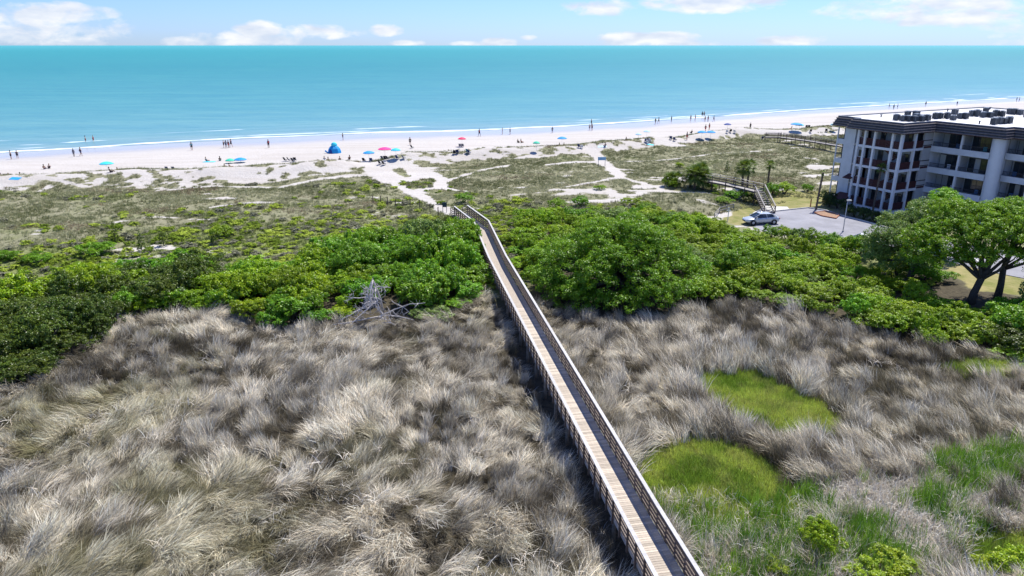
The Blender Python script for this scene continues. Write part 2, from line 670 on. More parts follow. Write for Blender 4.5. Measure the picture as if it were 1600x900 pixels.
belt_L = [unp(u, v, z) for u, v, z in [(-160, 452, 2.6), (0, 440, 2.6), (110, 412, 2.6), (250, 402, 2.6), (420, 402, 2.6), (470, 396, 2.6), (530, 366, 2.6), (640, 361, 2.4), (735, 352, 1.8),
                                       (752, 420, 1.), (758, 462, .6), (730, 480, .6), (690, 500, .6), (560, 505, .6), (500, 500, .6), (440, 512, .6), (350, 492, .6),
                                       (190, 497, .6), (185, 530, .6), (60, 585, .6), (-160, 640, .6)]]
belt_R = [unp(u, v, z) for u, v, z in [(792, 345, 1.4), (860, 331, 1.8), (990, 328, 2.), (1100, 338, 2.), (1180, 360, 2.), (1240, 376, 2.), (1330, 392, 2.), (1350, 402, 2.), (1370, 425, 1.5), (1440, 455, 1.5), (1490, 480, 1.2),
                                       (1560, 500, 1), (1700, 520, 1), (1720, 575, .6), (1560, 555, .6), (1440, 540, .6), (1340, 515, .6), (1240, 492, .6), (1160, 483, .6),
                                       (1010, 500, .6), (900, 490, .6), (830, 462, .6), (800, 400, .8)]]
patchA = [unp(*p) for p in [(1080, 592, .3), (1130, 587, .2), (1182, 579, .2), (1212, 600, .2), (1258, 622, .2), (1308, 650, .4), (1296, 668, .9), (1245, 668, 1.0), (1190, 652, 1.0), (1150, 646, 1.0), (1112, 620, .9)]]
patchB = [unp(*p) for p in [(980, 730, .4), (1045, 704, .2), (1125, 691, .2), (1195, 724, .2), (1250, 764, .3), (1262, 806, .6), (1160, 812, .6), (1090, 820, .6), (1035, 812, .6)]]
patchC = PZ([(1510, 842), (1570, 838), (1650, 850), (1660, 900), (1540, 905), (1515, 880)], .2)
patchD = PZ([(1470, 570), (1530, 562), (1640, 570), (1640, 580), (1520, 584)], .4)
reeds = PZ([(1020, 786), (1090, 778), (1200, 790), (1240, 770), (1300, 762), (1440, 762), (1500, 720), (1600, 690), (1560, 780), (1520, 850), (1480, 880), (1440, 890), (1300, 900), (1230, 905), (1120, 920), (1065, 880)], .2)
scrub = PZ([(1060, 860), (1130, 850), (1250, 850), (1400, 870), (1450, 890), (1450, 960), (1060, 960)], .2)


def bw_dist(x, y):
    return seg_dist(x, y, BW)


def bw_side(x, y):
    """signed: positive to the left of the walk"""
    cx = np.interp(y, [p[1] for p in BW], [p[0] for p in BW])
    return cx - x


def sand_mask(x, y):
    d = dune_s(x, y)
    n = fbm(x, y, 2.6, 31)
    big = fbm(x, y, 15, 33)
    m = sstep(1.2, -1.2, d + (n - .5) * 5)                       # the open beach
    face = np.exp(-((d + (fbm(x, y, 9.0, 36, 2) - .5) * 5 - 7.8) / np.interp(x, [-5, 10], [4.6, 3.0])) ** 6) * sstep(.36, .50, fbm(x, y, 1.5, 35, 2) * .75 + fbm(x, y, 14.0, 38, 2) * .25)
    m = np.maximum(m, face)
    for pts, w in TR:
        q = seg_dist(x, y, pts) + (n - .5) * 1.6
        m = np.maximum(m, sstep(w + .35, w - .35, q))
    # bare gaps between the plants
    m = np.maximum(m, sstep(.61, .69, fbm(x * .55, y * 1.3, 4.0, 37)) * sstep(.40, .55, big) * .9)
    near = sstep(78, 84, y - .12 * x) * 1.0
    return np.clip(m * np.maximum(near, sstep(66, 74, y) * .55), 0, 1)


def green_mask(x, y):
    """green ground cover, strongest just seaward of the thicket"""
    d = np.minimum(np.abs(sdf(x, y, belt_L)), np.abs(sdf(x, y, belt_R)))
    lim = np.interp(x, [-70, -30, -5, 5, 30, 60], [24, 24, 16, 7, 5, 10])
    m = sstep(1.15, .25, d / lim + (fbm(x * .6, y, 4.5, 41) - .5) * 1.7)
    far = sstep(.66, .74, fbm(x * .5, y, 6.0, 43)) * .35
    m = np.maximum(m, far)
    m = m * (1 - sstep(0, 10, y - np.interp(x, dx_, dy_) + 14))
    return np.clip(m, 0, 1)


# --- ground sheet
def axis(parts):
    out = []
    for a, b, st in parts:
        n = max(1, int(round((b - a) / st)))
        out += list(np.linspace(a, b, n, endpoint=False))
    out.append(parts[-1][1])
    return np.array(out)


gx = axis([(-3000, -400, 650), (-400, -150, 12), (-150, -75, 2.0), (-75, 75, .6), (75, 150, 1.6), (150, 300, 5), (300, 900, 40), (900, 4000, 600)])
gy = axis([(-3000, -60, 600), (-60, 12, 4), (12, 66, .7), (66, 150, .6), (150, 240, 1.6), (240, 400, 5), (400, 700, 30)])
XX, YY = np.meshgrid(gx, gy)
ZZ = hgt(XX, YY)
V = np.stack([XX.ravel(), YY.ravel(), ZZ.ravel()], 1)
nx, ny = len(gx), len(gy)
ii = (np.arange(ny - 1)[:, None] * nx + np.arange(nx - 1)[None]).ravel()
Fq = np.stack([ii, ii + 1, ii + nx + 1, ii + nx], 1)
x_, y_ = V[:, 0], V[:, 1]
sd = sand_mask(x_, y_)
sh = shore_s(x_, y_)
sd = np.where(sh < 60, np.maximum(sd, sstep(.5, -2, dune_s(x_, y_))), sd)
gr = green_mask(x_, y_)
dk = np.maximum(sstep(-1.5, 1, sdf(x_, y_, belt_L)), sstep(-1.5, 1, sdf(x_, y_, belt_R)))
marsh = np.clip(sstep(66, 58, y_) * (1 - sstep(30, 40, x_) * sstep(52, 58, y_)), 0, 1)
dk = np.maximum(dk, marsh)
dk = np.maximum(dk, sstep(-.8, .8, sdf(x_, y_, PZ([(1400, 440), (1440, 418), (1478, 432), (1530, 454), (1600, 466), (1680, 478), (1680, 570), (1480, 520)], .9)) + (fbm(x_, y_, 1.6, 63) - .5) * 3))
wet = sstep(30, 8, sh + (fbm(x_, y_, 12, 51) - .5) * 8)
zone = np.stack([sd, gr, dk, wet], 1)
lw = np.maximum(sstep(-.8, .8, sdf(x_, y_, lawn) + (fbm(x_, y_, 2, 61) - .5) * 3),
                sstep(-.5, .5, sdf(x_, y_, PZ([(1150, 352), (1130, 340), (1195, 300), (1290, 300), (1300, 330), (1262, 325), (1206, 331), (1193, 344)], 1.0)) + (fbm(x_, y_, 2, 62) - .5) * 2))
zone2 = np.stack([lw, marsh, lw * 0, lw * 0 + 1], 1)

M_ground = bpy.data.materials.new('dune_and_marsh_ground')
M_ground.use_nodes = True
t = M_ground.node_tree
b = t.nodes['Principled BSDF']
b.inputs['Specular IOR Level'].default_value = .2
geo = t.nodes.new('ShaderNodeNewGeometry')
pos = geo.outputs['Position']
a1 = t.nodes.new('ShaderNodeAttribute')
a1.attribute_name = 'zone'
s1 = t.nodes.new('ShaderNodeSeparateColor')
t.links.new(a1.outputs['Color'], s1.inputs[0])
a2 = t.nodes.new('ShaderNodeAttribute')
a2.attribute_name = 'zone2'
s2 = t.nodes.new('ShaderNodeSeparateColor')
t.links.new(a2.outputs['Color'], s2.inputs[0])
nf = NOISE(t, pos, 3.2, 6, .65)
nm = NOISE(t, pos, .55, 5, .6)
litter = MIX(t, MAPR(t, nf, .35, .65), (.15, .147, .085), (.28, .265, .175))
litter = MIX(t, MAPR(t, nm, .45, .7, 0, .6), litter, (.20, .205, .10))
sand = MIX(t, MAPR(t, nf, .3, .7), (.435, .41, .375), (.52, .495, .46))
sand = MIX(t, MAPR(t, nm, .35, .7, 0, .25), sand, (.38, .335, .28))
smp = t.nodes.new('ShaderNodeMapping')
smp.inputs['Rotation'].default_value = (0, 0, R(-27))
smp.inputs['Scale'].default_value = (.12, 1, 1)
t.links.new(pos, smp.inputs[0])
sand = MIX(t, MAPR(t, NOISE(t, smp.outputs[0], .28, 5, .7), .46, .62, 0, .45), sand, (.36, .325, .28))
sand = MIX(t, MAPR(t, NOISE(t, pos, 1.3, 4, .75), .55, .68, 0, .35), sand, (.34, .31, .27))
greenc = MIX(t, MAPR(t, nf, .35, .6), (.11, .145, .03), (.20, .235, .07))
darkc = MIX(t, MAPR(t, nf, .35, .7), (.045, .038, .026), (.10, .085, .055))
lawnc = MIX(t, MAPR(t, nm, .35, .65), (.17, .18, .05), (.30, .26, .12))
c = MIX(t, M(t, 'MULTIPLY', s1.outputs[1], .8), litter, greenc)
c = MIX(t, MAPR(t, M(t, 'ADD', s1.outputs[0], M(t, 'MULTIPLY', M(t, 'SUBTRACT', nf, .5), .9)), .38, .62), c, sand)
c = MIX(t, s1.outputs[2], c, darkc)
c = MIX(t, MAPR(t, M(t, 'ADD', s2.outputs[0], M(t, 'MULTIPLY', M(t, 'SUBTRACT', nf, .5), .6)), .35, .65), c, lawnc)
c = MIX(t, M(t, 'MULTIPLY', a1.outputs['Alpha'], .85), c, (.40, .385, .36))
t.links.new(c, b.inputs['Base Color'])
t.links.new(MAPR(t, a1.outputs['Alpha'], .3, 1, .92, .22), b.inputs['Roughness'])
t.links.new(MAPR(t, a1.outputs['Alpha'], .3, 1, .15, .5), b.inputs['Specular IOR Level'])
bn = t.nodes.new('ShaderNodeBump')
t.links.new(MAPR(t, a1.outputs['Alpha'], .2, .8, .55, .06), bn.inputs['Strength'])
bn.inputs['Distance'].default_value = .25
t.links.new(NOISE(t, pos, 2.0, 5, .6), bn.inputs['Height'])
t.links.new(bn.outputs[0], b.inputs['Normal'])
g_me = np_mesh('ground', V, Fq, M_ground, {'zone': zone, 'zone2': zone2}, True)
ground = link('ground', g_me)
tag(ground, 'pale sand beach, dunes and dark marsh soil', kind='structure')

# --- sea
wx = axis([(-60000, -6000, 9000), (-6000, -600, 600), (-600, -240, 30), (-240, 400, 4), (400, 1000, 50), (1000, 8000, 700), (8000, 60000, 8000)])
off = np.concatenate([np.arange(-14, 40, 1.2), 40 * 1.12 ** np.arange(0, 65)])
off = off[off < 60000]
Xw, Ow = np.meshgrid(wx, off)
base = np.interp(np.clip(Xw, -420, 900), sx, sy)
flat = sstep(80, 900, Ow)
Yw = (base * (1 - flat) + 250 * flat) + Ow
sw = -shore_s(Xw, Yw)
Zw = .045 * np.sin((sw + 4 * fbm(Xw, Yw, 30, 71)) * .8) * sstep(0, 8, sw) * sstep(120, 40, sw) + .12 * np.exp(-((sw - 3.2) / 1.6) ** 2) * (fbm(Xw, Yw, 18, 72) > .42)
Vw = np.stack([Xw.ravel(), Yw.ravel(), Zw.ravel()], 1)
nx, ny = len(wx), len(off)
ii = (np.arange(ny - 1)[:, None] * nx + np.arange(nx - 1)[None]).ravel()
Fw = np.stack([ii, ii + 1, ii + nx + 1, ii + nx], 1)
depth = np.stack([sw.ravel() / 100.0, sw.ravel() * 0, sw.ravel() * 0, sw.ravel() * 0 + 1], 1)
M_sea = bpy.data.materials.new('sea_water')
M_sea.use_nodes = True
t = M_sea.node_tree
b = t.nodes['Principled BSDF']
geo = t.nodes.new('ShaderNodeNewGeometry')
pos = geo.outputs['Position']
at = t.nodes.new('ShaderNodeAttribute')
at.attribute_name = 'depth'
s1 = t.nodes.new('ShaderNodeSeparateColor')
t.links.new(at.outputs['Color'], s1.inputs[0])
dist = M(t, 'MULTIPLY', s1.outputs[0], 100.0)
ld = M(t, 'MULTIPLY', M(t, 'LOGARITHM', M(t, 'MAXIMUM', dist, 1.0), 10.0), .25)     # 0 at 1 m, .25 at 10 m, .5 at 100 m, 1 at 10 km
mp = t.nodes.new('ShaderNodeMapping')
mp.inputs['Scale'].default_value = (.25, 1, 1)
mp.inputs['Rotation'].default_value = (0, 0, R(-25))
t.links.new(pos, mp.inputs[0])
nrip = NOISE(t, mp.outputs[0], .30, 3, .6)
nrp2 = NOISE(t, mp.outputs[0], .12, 3, .6)
nbig = NOISE(t, mp.outputs[0], .012, 4, .55)
nmid = NOISE(t, mp.outputs[0], .09, 4, .6)
nsm = NOISE(t, mp.outputs[0], .8, 4, .6)
wc = RAMP(t, M(t, 'ADD', ld, M(t, 'MULTIPLY', M(t, 'SUBTRACT', nbig, .5), .10)), [(0, (.28, .33, .31)), (.22, (.205, .325, .312)), (.40, (.130, .300, .298)), (.55, (.078, .262, .272)), (.70, (.042, .232, .242)), (.85, (.038, .258, .260)), (1, (.065, .320, .322))])
wc = MIX(t, MAPR(t, nmid, .42, .62, 0, .55), wc, MIX(t, 1.0, wc, (.72, .86, .95), 'MULTIPLY'))
wc = MIX(t, MAPR(t, nsm, .50, .70, 0, .45), wc, MIX(t, 1.0, wc, (.6, .75, .85), 'MULTIPLY'))
mp2 = t.nodes.new('ShaderNodeMapping')
mp2.inputs['Scale'].default_value = (.10, 1, 1)
mp2.inputs['Rotation'].default_value = (0, 0, R(-20))
t.links.new(pos, mp2.inputs[0])
nst_ = NOISE(t, mp2.outputs[0], .055, 5, .7)
wc = MIX(t, MAPR(t, nst_, .42, .60, 0, .6), wc, MIX(t, 1.0, wc, (.74, .88, .95), 'MULTIPLY'))
wc = MIX(t, MAPR(t, nrip, .48, .66, 0, .55), wc, MIX(t, 1.0, wc, (.70, .84, .92), 'MULTIPLY'))
wc = MIX(t, MAPR(t, nrp2, .50, .70, 0, .5), wc, MIX(t, 1.0, wc, (1.28, 1.14, 1.08), 'MULTIPLY'))
# foam lines where small waves break: a broken band near the edge and two farther out
fo = None
fn = NOISE(t, mp.outputs[0], .35, 5, .65)
fl = NOISE(t, mp.outputs[0], .028, 3, .5)
for dd, wd, thr in ((2.4, 1.7, .38), (7.5, .8, .50), (14.0, .9, .53), (25.0, .9, .58)):
    wob = M(t, 'ADD', dist, M(t, 'MULTIPLY', M(t, 'SUBTRACT', fl, .5), 10.0))
    q = M(t, 'DIVIDE', M(t, 'ABSOLUTE', M(t, 'SUBTRACT', wob, dd)), wd)
    m = M(t, 'MULTIPLY', MAPR(t, M(t, 'ADD', q, M(t, 'MULTIPLY', fn, 2.6)), 2.1, 1.3), MAPR(t, NOISE(t, mp.outputs[0], .05 + dd * .001, 2), thr, thr + .04))
    fo = m if fo is None else M(t, 'MAXIMUM', fo, m)
t.links.new(MIX(t, fo, wc, (.85, .88, .90)), b.inputs['Base Color'])
t.links.new(M(t, 'MAXIMUM', MAPR(t, ld, .3, .8, .30, .55), fo), b.inputs['Roughness'])
b.inputs['IOR'].default_value = 1.33
b.inputs['Specular IOR Level'].default_value = .22
bn = t.nodes.new('ShaderNodeBump')
bn.inputs['Strength'].default_value = .55
bn.inputs['Distance'].default_value = .35
t.links.new(M(t, 'ADD', NOISE(t, mp.outputs[0], .7, 5, .65), M(t, 'MULTIPLY', nmid, 2.0)), bn.inputs['Height'])
t.links.new(bn.outputs[0], b.inputs['Normal'])
sea = link('sea', np_mesh('sea', Vw, Fw, M_sea, {'depth': depth}, True))
tag(sea, 'turquoise sea with thin lines of foam at the shore', kind='structure')

# ------------------------------------------------------------------ scatter (for what nobody could count)
def scatter(name, label, pts, rots, scls, cols, idx, sources, matname=None):
    """one object: a point mesh whose geometry nodes set one clump of blades on each point"""
    me = bpy.data.meshes.new(name)
    n = len(pts)
    me.vertices.add(n)
    me.vertices.foreach_set('co', np.asarray(pts, np.float32).ravel())

    def fa(nm, tp, arr, key):
        a = me.attributes.new(nm, tp, 'POINT')
        a.data.foreach_set(key, np.asarray(arr).ravel())
    fa('rot', 'FLOAT_VECTOR', np.asarray(rots, np.float32), 'vector')
    fa('scl', 'FLOAT_VECTOR', np.asarray(scls, np.float32), 'vector')
    fa('ctint', 'FLOAT_COLOR', np.concatenate([np.asarray(cols, np.float32), np.ones((n, 1), np.float32)], 1), 'color')
    fa('idx', 'INT', np.asarray(idx, np.int32), 'value')
    o = link(name, me)
    tag(o, label, kind='stuff')
    ng = bpy.data.node_groups.new(name + '_nodes', 'GeometryNodeTree')
    ng.interface.new_socket('Geometry', in_out='INPUT', socket_type='NodeSocketGeometry')
    ng.interface.new_socket('Geometry', in_out='OUTPUT', socket_type='NodeSocketGeometry')
    gi = ng.nodes.new('NodeGroupInput')
    go = ng.nodes.new('NodeGroupOutput')
    jn = ng.nodes.new('GeometryNodeJoinGeometry')

    def named(nm, dt):
        a = ng.nodes.new('GeometryNodeInputNamedAttribute')
        a.data_type = dt
        a.inputs['Name'].default_value = nm
        return a.outputs[0]
    ro, sc, ix = named('rot', 'FLOAT_VECTOR'), named('scl', 'FLOAT_VECTOR'), named('idx', 'INT')
    for k, sm in enumerate(sources):
        src = bpy.data.objects.new(name + '_clump', sm)
        oi = ng.nodes.new('GeometryNodeObjectInfo')
        oi.inputs['Object'].default_value = src
        ip = ng.nodes.new('GeometryNodeInstanceOnPoints')
        cmp = ng.nodes.new('FunctionNodeCompare')
        cmp.data_type = 'INT'
        cmp.operation = 'EQUAL'
        ng.links.new(ix, cmp.inputs[2])
        cmp.inputs[3].default_value = k
        ng.links.new(gi.outputs[0], ip.inputs['Points'])
        ng.links.new(cmp.outputs[0], ip.inputs['Selection'])
        ng.links.new(oi.outputs['Geometry'], ip.inputs['Instance'])
        e2r = ng.nodes.new('FunctionNodeEulerToRotation')
        ng.links.new(ro, e2r.inputs[0])
        ng.links.new(e2r.outputs[0], ip.inputs['Rotation'])
        ng.links.new(sc, ip.inputs['Scale'])
        ng.links.new(ip.outputs[0], jn.inputs[0])
    ng.links.new(jn.outputs[0], go.inputs[0])
    md = o.modifiers.new('scatter', 'NODES')
    md.node_group = ng
    return o


def clump(name, n, length, width, spread, lean0, lean1, az_sp, seed, segs=3, tone=(.7, 1.25), curlvar=.4):
    """blades that start upright-ish and bend towards +X; az_sp spreads their direction"""
    r = np.random.default_rng(seed)
    rr = spread * np.sqrt(r.random(n))
    th = r.random(n) * 6.283
    bx, by = rr * np.cos(th), rr * np.sin(th)
    az = r.normal(0, az_sp, n)
    Ln = length * (.6 + .55 * r.random(n))
    l0 = lean0 + r.normal(0, curlvar * .5, n)
    l1 = lean1 + r.normal(0, curlvar, n)
    wd = width * (.7 + .6 * r.random(n))
    tn = r.uniform(tone[0], tone[1], n)
    hue = r.normal(0, .05, n)
    V = np.zeros((n, segs * 2 + 1, 3))
    p = np.stack([bx, by, np.full(n, -.08)], 1)
    ca, sa = np.cos(az), np.sin(az)
    tw = az + 1.57 + r.normal(0, .9, n)
    side = np.stack([np.cos(tw), np.sin(tw), np.zeros(n)], 1)
    for k in range(segs + 1):
        f = k / segs
        w = wd * (1 - f * .85)
        if k < segs:
            V[:, 2 * k] = p - side * w[:, None] / 2
            V[:, 2 * k + 1] = p + side * w[:, None] / 2
        else:
            V[:, 2 * k] = p
        lean = l0 + (l1 - l0) * (f ** .8)
        st = Ln / segs
        d = np.stack([np.sin(lean) * ca, np.sin(lean) * sa, np.cos(lean)], 1)
        p = p + d * st[:, None]
        p[:, 2] = np.maximum(p[:, 2], .02)
    nv = segs * 2 + 1
    F = []
    for k in range(segs - 1):
        F.append([2 * k, 2 * k + 1, 2 * k + 3])
        F.append([2 * k, 2 * k + 3, 2 * k + 2])
    F.append([2 * segs - 2, 2 * segs - 1, 2 * segs])
    F = np.array(F)
    Fa = (F[None] + (np.arange(n) * nv)[:, None, None]).reshape(-1, 3)
    col = np.stack([tn * (1 + hue), tn, tn * (1 - hue), np.ones(n)], 1)
    return np_mesh(name, V.reshape(-1, 3), Fa, M_blade, {'tint': np.repeat(col, nv, 0)})


def jgrid(x0, x1, y0, y1, st, seed):
    r = np.random.default_rng(seed)
    xs = np.arange(x0, x1, st)
    ys = np.arange(y0, y1, st)
    X, Y = np.meshgrid(xs, ys)
    X = X.ravel() + r.uniform(-.5, .5, X.size) * st
    Y = Y.ravel() + r.uniform(-.5, .5, Y.size) * st
    return X, Y


def lerp3(a, b, f):
    return np.asarray(a)[None] * (1 - f[:, None]) + np.asarray(b)[None] * f[:, None]


# --- marsh grass
tall = [clump('marsh_clump', 88, 1.10, .027, .32, .25, 1.3, .45, 11 + i, tone=(.35, 1.7), curlvar=.35) for i in range(4)] + \
       [clump('marsh_clump', 88, 1.20, .027, .34, .8, 1.75, .45, 21 + i, tone=(.45, 1.55), curlvar=.35) for i in range(4)] + \
       [clump('marsh_clump', 84, 1.0, .026, .28, .15, .8, 1.2, 31 + i, tone=(.45, 1.55), curlvar=.5) for i in range(3)]
X, Y = jgrid(-72, 78, 14, 68, .40, 5)
keep = (np.abs(X) < Y * .86 + 8) & (Y < 66)
X, Y = X[keep], Y[keep]
wob = (fbm(X, Y, 2.2, 81) - .5) * 2.4
front = np.maximum(sdf(X, Y, belt_L), sdf(X, Y, belt_R))
fr = np.interp(X, [-60, -40, -34, -28, -24, -18, 0, 6, 14, 22, 30, 40, 60], [49, 53, 59, 62, 62, 62, 61, 62, 60, 59.5, 57, 52.5, 49])
keep = (front < .6) & (Y < fr + wob * .6)
ex = np.maximum.reduce([sdf(X, Y, q) for q in (patchA, patchB, patchC, patchD)]) + wob * .25
keep &= (ex < -.3)
rz_ = np.maximum(sdf(X, Y, reeds), sdf(X, Y, scrub)) + wob * .8
keep &= (rz_ < 0) | (rng.random(len(X)) < .05)
sdw = bw_side(X, Y)
keep &= ~((sdw > -1.15) & (sdw < np.interp(Y, [20, 60], [1.4, 1.35]) + wob * .3))
keep &= rng.random(len(X)) < np.interp(Y, [18, 35, 62], [.95, .88, .62]) * (.72 + .28 * sstep(.30, .46, fbm(X, Y, 1.7, 207, 3)))
X, Y = X[keep], Y[keep]
n = len(X)
CS = 1.15


def tufts(x, y, cs, seed):
    """nearest jittered tuft centre: distance, offset and three random numbers of its own"""
    ci, cj = np.floor(x / cs), np.floor(y / cs)
    bd_ = np.full(len(x), 1e9)
    ox_, oy_ = np.zeros(len(x)), np.zeros(len(x))
    hs_ = np.zeros((3, len(x)))
    for a in (-1, 0, 1):
        for b in (-1, 0, 1):
            I, J = ci + a, cj + b
            h = [vnoise(I, J, seed + k) for k in range(5)]
            px_, py_ = (I + h[0]) * cs, (J + h[1]) * cs
            d_ = np.hypot(x - px_, y - py_)
            m_ = d_ < bd_
            bd_ = np.where(m_, d_, bd_)
            ox_, oy_ = np.where(m_, x - px_, ox_), np.where(m_, y - py_, oy_)
            for k in range(3):
                hs_[k] = np.where(m_, h[2 + k], hs_[k])
    return bd_, ox_, oy_, hs_


tw_ = (fbm(X, Y, 1.4, 171, 2) - .5) * 1.2
td, tox, toy, th = tufts(X + tw_, Y + tw_[::-1] * 0 + (fbm(X, Y, 1.4, 175, 2) - .5) * 1.2, CS, 181)
td2, _, _, th2 = tufts(X, Y, 3.4, 191)
flow = (fbm(X, Y, 9.5, 91, 3) - .5) * 8.0 + (th2[0] - .5) * 1.6 + (th[0] - .5) * .8 + .5
# the blades of a tuft splay out from its middle as well as lie with the flow
fx_, fy_ = np.cos(flow) + .55 * tox / CS, np.sin(flow) + .55 * toy / CS
lodge = fbm(X, Y, 4.5, 97, 3) + (th[2] - .5) * .16
left = sstep(6, -2, X)
lodge = lodge + .05 * left
r_ = rng.random(n)
idx = np.where(lodge > .49, 4 + rng.integers(0, 4, n), np.where(lodge < .45, 8 + rng.integers(0, 3, n), rng.integers(0, 4, n)))
stand = rng.random(n) < (1 - left) * .55
idx = np.where(stand, rng.integers(0, 3, n), idx)
fr2 = (fbm(X, Y, 7.0, 92, 3) - .5) * 3.2 + 2.2 + (th[0] - .5) * 1.0
fx_ = np.where(X > 8, np.cos(fr2) + .5 * tox / CS, fx_)
fy_ = np.where(X > 8, np.sin(fr2) + .5 * toy / CS, fy_)
flow = np.arctan2(fy_, fx_)
hn = fbm(X, Y, 3.2, 99, 3)
core = sstep(1.0, .15, td / (CS * .75))
scl = (.50 + .45 * sstep(.3, .7, hn) + .42 * core * (.5 + th[1])) * rng.uniform(.88, 1.12, n)
straw, dull, brown, olive = (.76, .70, .56), (.47, .425, .33), (.150, .130, .090), (.42, .41, .19)
c1 = fbm(X, Y, 4.0, 101, 3)
c2 = fbm(X, Y, 8.0, 105, 3)
mixf = .26 * c1 + .44 * fbm(X, Y, 1.1, 103, 3) + .22 * th[1] + .12 * core
f1 = sstep(.41, .68, mixf - .035 * sstep(4, 10, X) + rng.normal(0, .06, n))
cols = np.where((f1 < .5)[:, None], lerp3(brown, dull, np.clip(f1 * 2, 0, 1)), lerp3(dull, straw, np.clip(f1 * 2 - 1, 0, 1)))
og = sstep(.52, .66, c2 + rng.normal(0, .05, n)) * np.interp(X, [-40, -10, 5], [.75, .4, .12])
cols = cols * (1 - og[:, None] * .6) + np.asarray(olive)[None] * og[:, None] * .6
cols *= .92 * rng.uniform(.82, 1.18, n)[:, None]
rim = np.maximum(sdf(X, Y, patchA), sdf(X, Y, patchB))
scl = scl * (1 + .38 * sstep(-3.0, -.3, rim) + .10 * sstep(4, 10, X))
rots = np.stack([rng.normal(0, .12, n), rng.normal(0, .15, n), flow + rng.normal(0, .3, n)], 1)
Z = hgt(X, Y) + .20 * core * (.4 + th[1])
scatter('marsh_grass', 'dense straw and grey brown marsh grass combed into swirls', np.stack([X, Y, Z - .03], 1), rots,
        np.stack([scl, scl, scl * rng.uniform(.8, 1.15, n)], 1), cols, idx, tall)
print('marsh clumps', n)

stalks = [clump('broken_stalks', 16, 1.0, .040, .5, .9, 1.7, 3., 600 + i, curlvar=.6) for i in range(2)]
sel = rng.random(n) < .035 + .22 * sstep(30, 22, Y) * sstep(-6, 3, X) * (X < 8)
k = int(sel.sum())
scatter('broken_stalks', 'bleached broken stalks lying across the marsh grass', np.stack([X[sel], Y[sel], Z[sel] + .35], 1),
        np.stack([rng.normal(0, .2, k), rng.normal(0, .2, k), rng.random(k) * 6.28], 1), np.full((k, 3), .9) * rng.uniform(.6, 1.1, (k, 1)),
        np.tile(np.array([.80, .74, .62]), (k, 1)) * rng.uniform(.75, 1.1, (k, 1)), rng.integers(0, 2, k), stalks)

# --- short green grass in the open patches
short = [clump('short_clump', 46, .42, .032, .24, .05, .7, 3., 41 + i, tone=(.5, 1.5)) for i in range(3)]
X, Y = jgrid(6, 66, 14, 64, .25, 6)
ex = np.maximum.reduce([sdf(X, Y, q) for q in (patchA, patchB, patchC, patchD)]) + (fbm(X, Y, 2.2, 81) - .5) * .6
keep = ex > -.75
X, Y = X[keep], Y[keep]
n = len(X)
f = sstep(.35, .65, fbm(X, Y, 1.6, 111))
cols = lerp3((.25, .365, .05), (.50, .58, .12), f)
br = np.maximum(sstep(.52, .66, fbm(X, Y, .9, 113)) * .45, (rng.random(n) < .10) * .7)
cols = cols * (1 - .5 * br[:, None]) + .5 * np.asarray((.45, .36, .2))[None] * br[:, None]
scatter('short_marsh_grass', 'short bright green grass filling the open patches of the marsh', np.stack([X, Y, hgt(X, Y) + .04], 1),
        np.stack([n * [0], n * [0], rng.random(n) * 6.28], 1), np.repeat(rng.uniform(.7, 1.3, n)[:, None], 3, 1), cols, rng.integers(0, 3, n), short)

# --- cattails: green upright leaves with bleached broken stalks
reedm = [clump('reed_clump', 20, 1.2, .044, .32, .05, .30, 3., 51 + i, curlvar=.12) for i in range(3)] + \
        [clump('reed_stalks', 20, 1.05, .055, .36, .25, 1.3, 3., 61 + i, curlvar=.8) for i in range(3)]
X, Y = jgrid(3, 60, 14, 46, .27, 8)
rz_ = sdf(X, Y, reeds) + (fbm(X, Y, 2.2, 81) - .5) * 1.6
keep = (rz_ > -.5) & ((sdf(X, Y, patchC)) < -.1) & ((sdf(X, Y, patchB) < -.1) | (rng.random(len(X)) < .35)) & (bw_side(X, Y) < -1.2)
X, Y = X[keep], Y[keep]
n = len(X)
pale = rng.random(n) < np.clip(.40 + 2.6 * (fbm(X, Y, 2.2, 121) - .46) + .35 * sstep(14, 8, X), .10, .95)
cols = np.where(pale[:, None], lerp3((.48, .43, .34), (.85, .80, .70), rng.random(n)), lerp3((.09, .22, .025), (.32, .50, .07), rng.random(n)))
idx = np.where(pale, 3 + rng.integers(0, 3, n), rng.integers(0, 3, n))
sc = rng.uniform(.7, 1.15, n)
scatter('cattails', 'green cattail leaves mixed with bleached broken stalks', np.stack([X, Y, hgt(X, Y)], 1),
        np.stack([rng.normal(0, .1, n), rng.normal(0, .1, n), rng.random(n) * 6.28], 1), np.stack([sc, sc, sc], 1), cols, idx, reedm)

# --- grey dead scrub at the lower edge
twm = [clump('twig_clump', 70, .8, .024, .28, .5, 1.1, 3., 71 + i, curlvar=.9) for i in range(3)]
X, Y = jgrid(3, 40, 13, 32, .42, 9)
keep = (sdf(X, Y, scrub) + (fbm(X, Y, 2.2, 81) - .5) * 2 > -.3) & (bw_side(X, Y) < -1.2)
X, Y = X[keep], Y[keep]
n = len(X)
cols = lerp3((.16, .135, .105), (.52, .465, .40), sstep(.35, .65, fbm(X, Y, 1.8, 131)))
gsel = rng.random(n) < .22
cols = np.where(gsel[:, None], np.array((.17, .24, .04))[None], cols)
sc = rng.uniform(.6, 1.1, n)
scatter('dead_scrub', 'tangled grey dead scrub with green shoots at the marsh edge', np.stack([X, Y, hgt(X, Y) + .02], 1),
        np.stack([rng.normal(0, .2, n), rng.normal(0, .2, n), rng.random(n) * 6.28], 1), np.stack([sc, sc, sc], 1), cols, rng.integers(0, 3, n), twm)

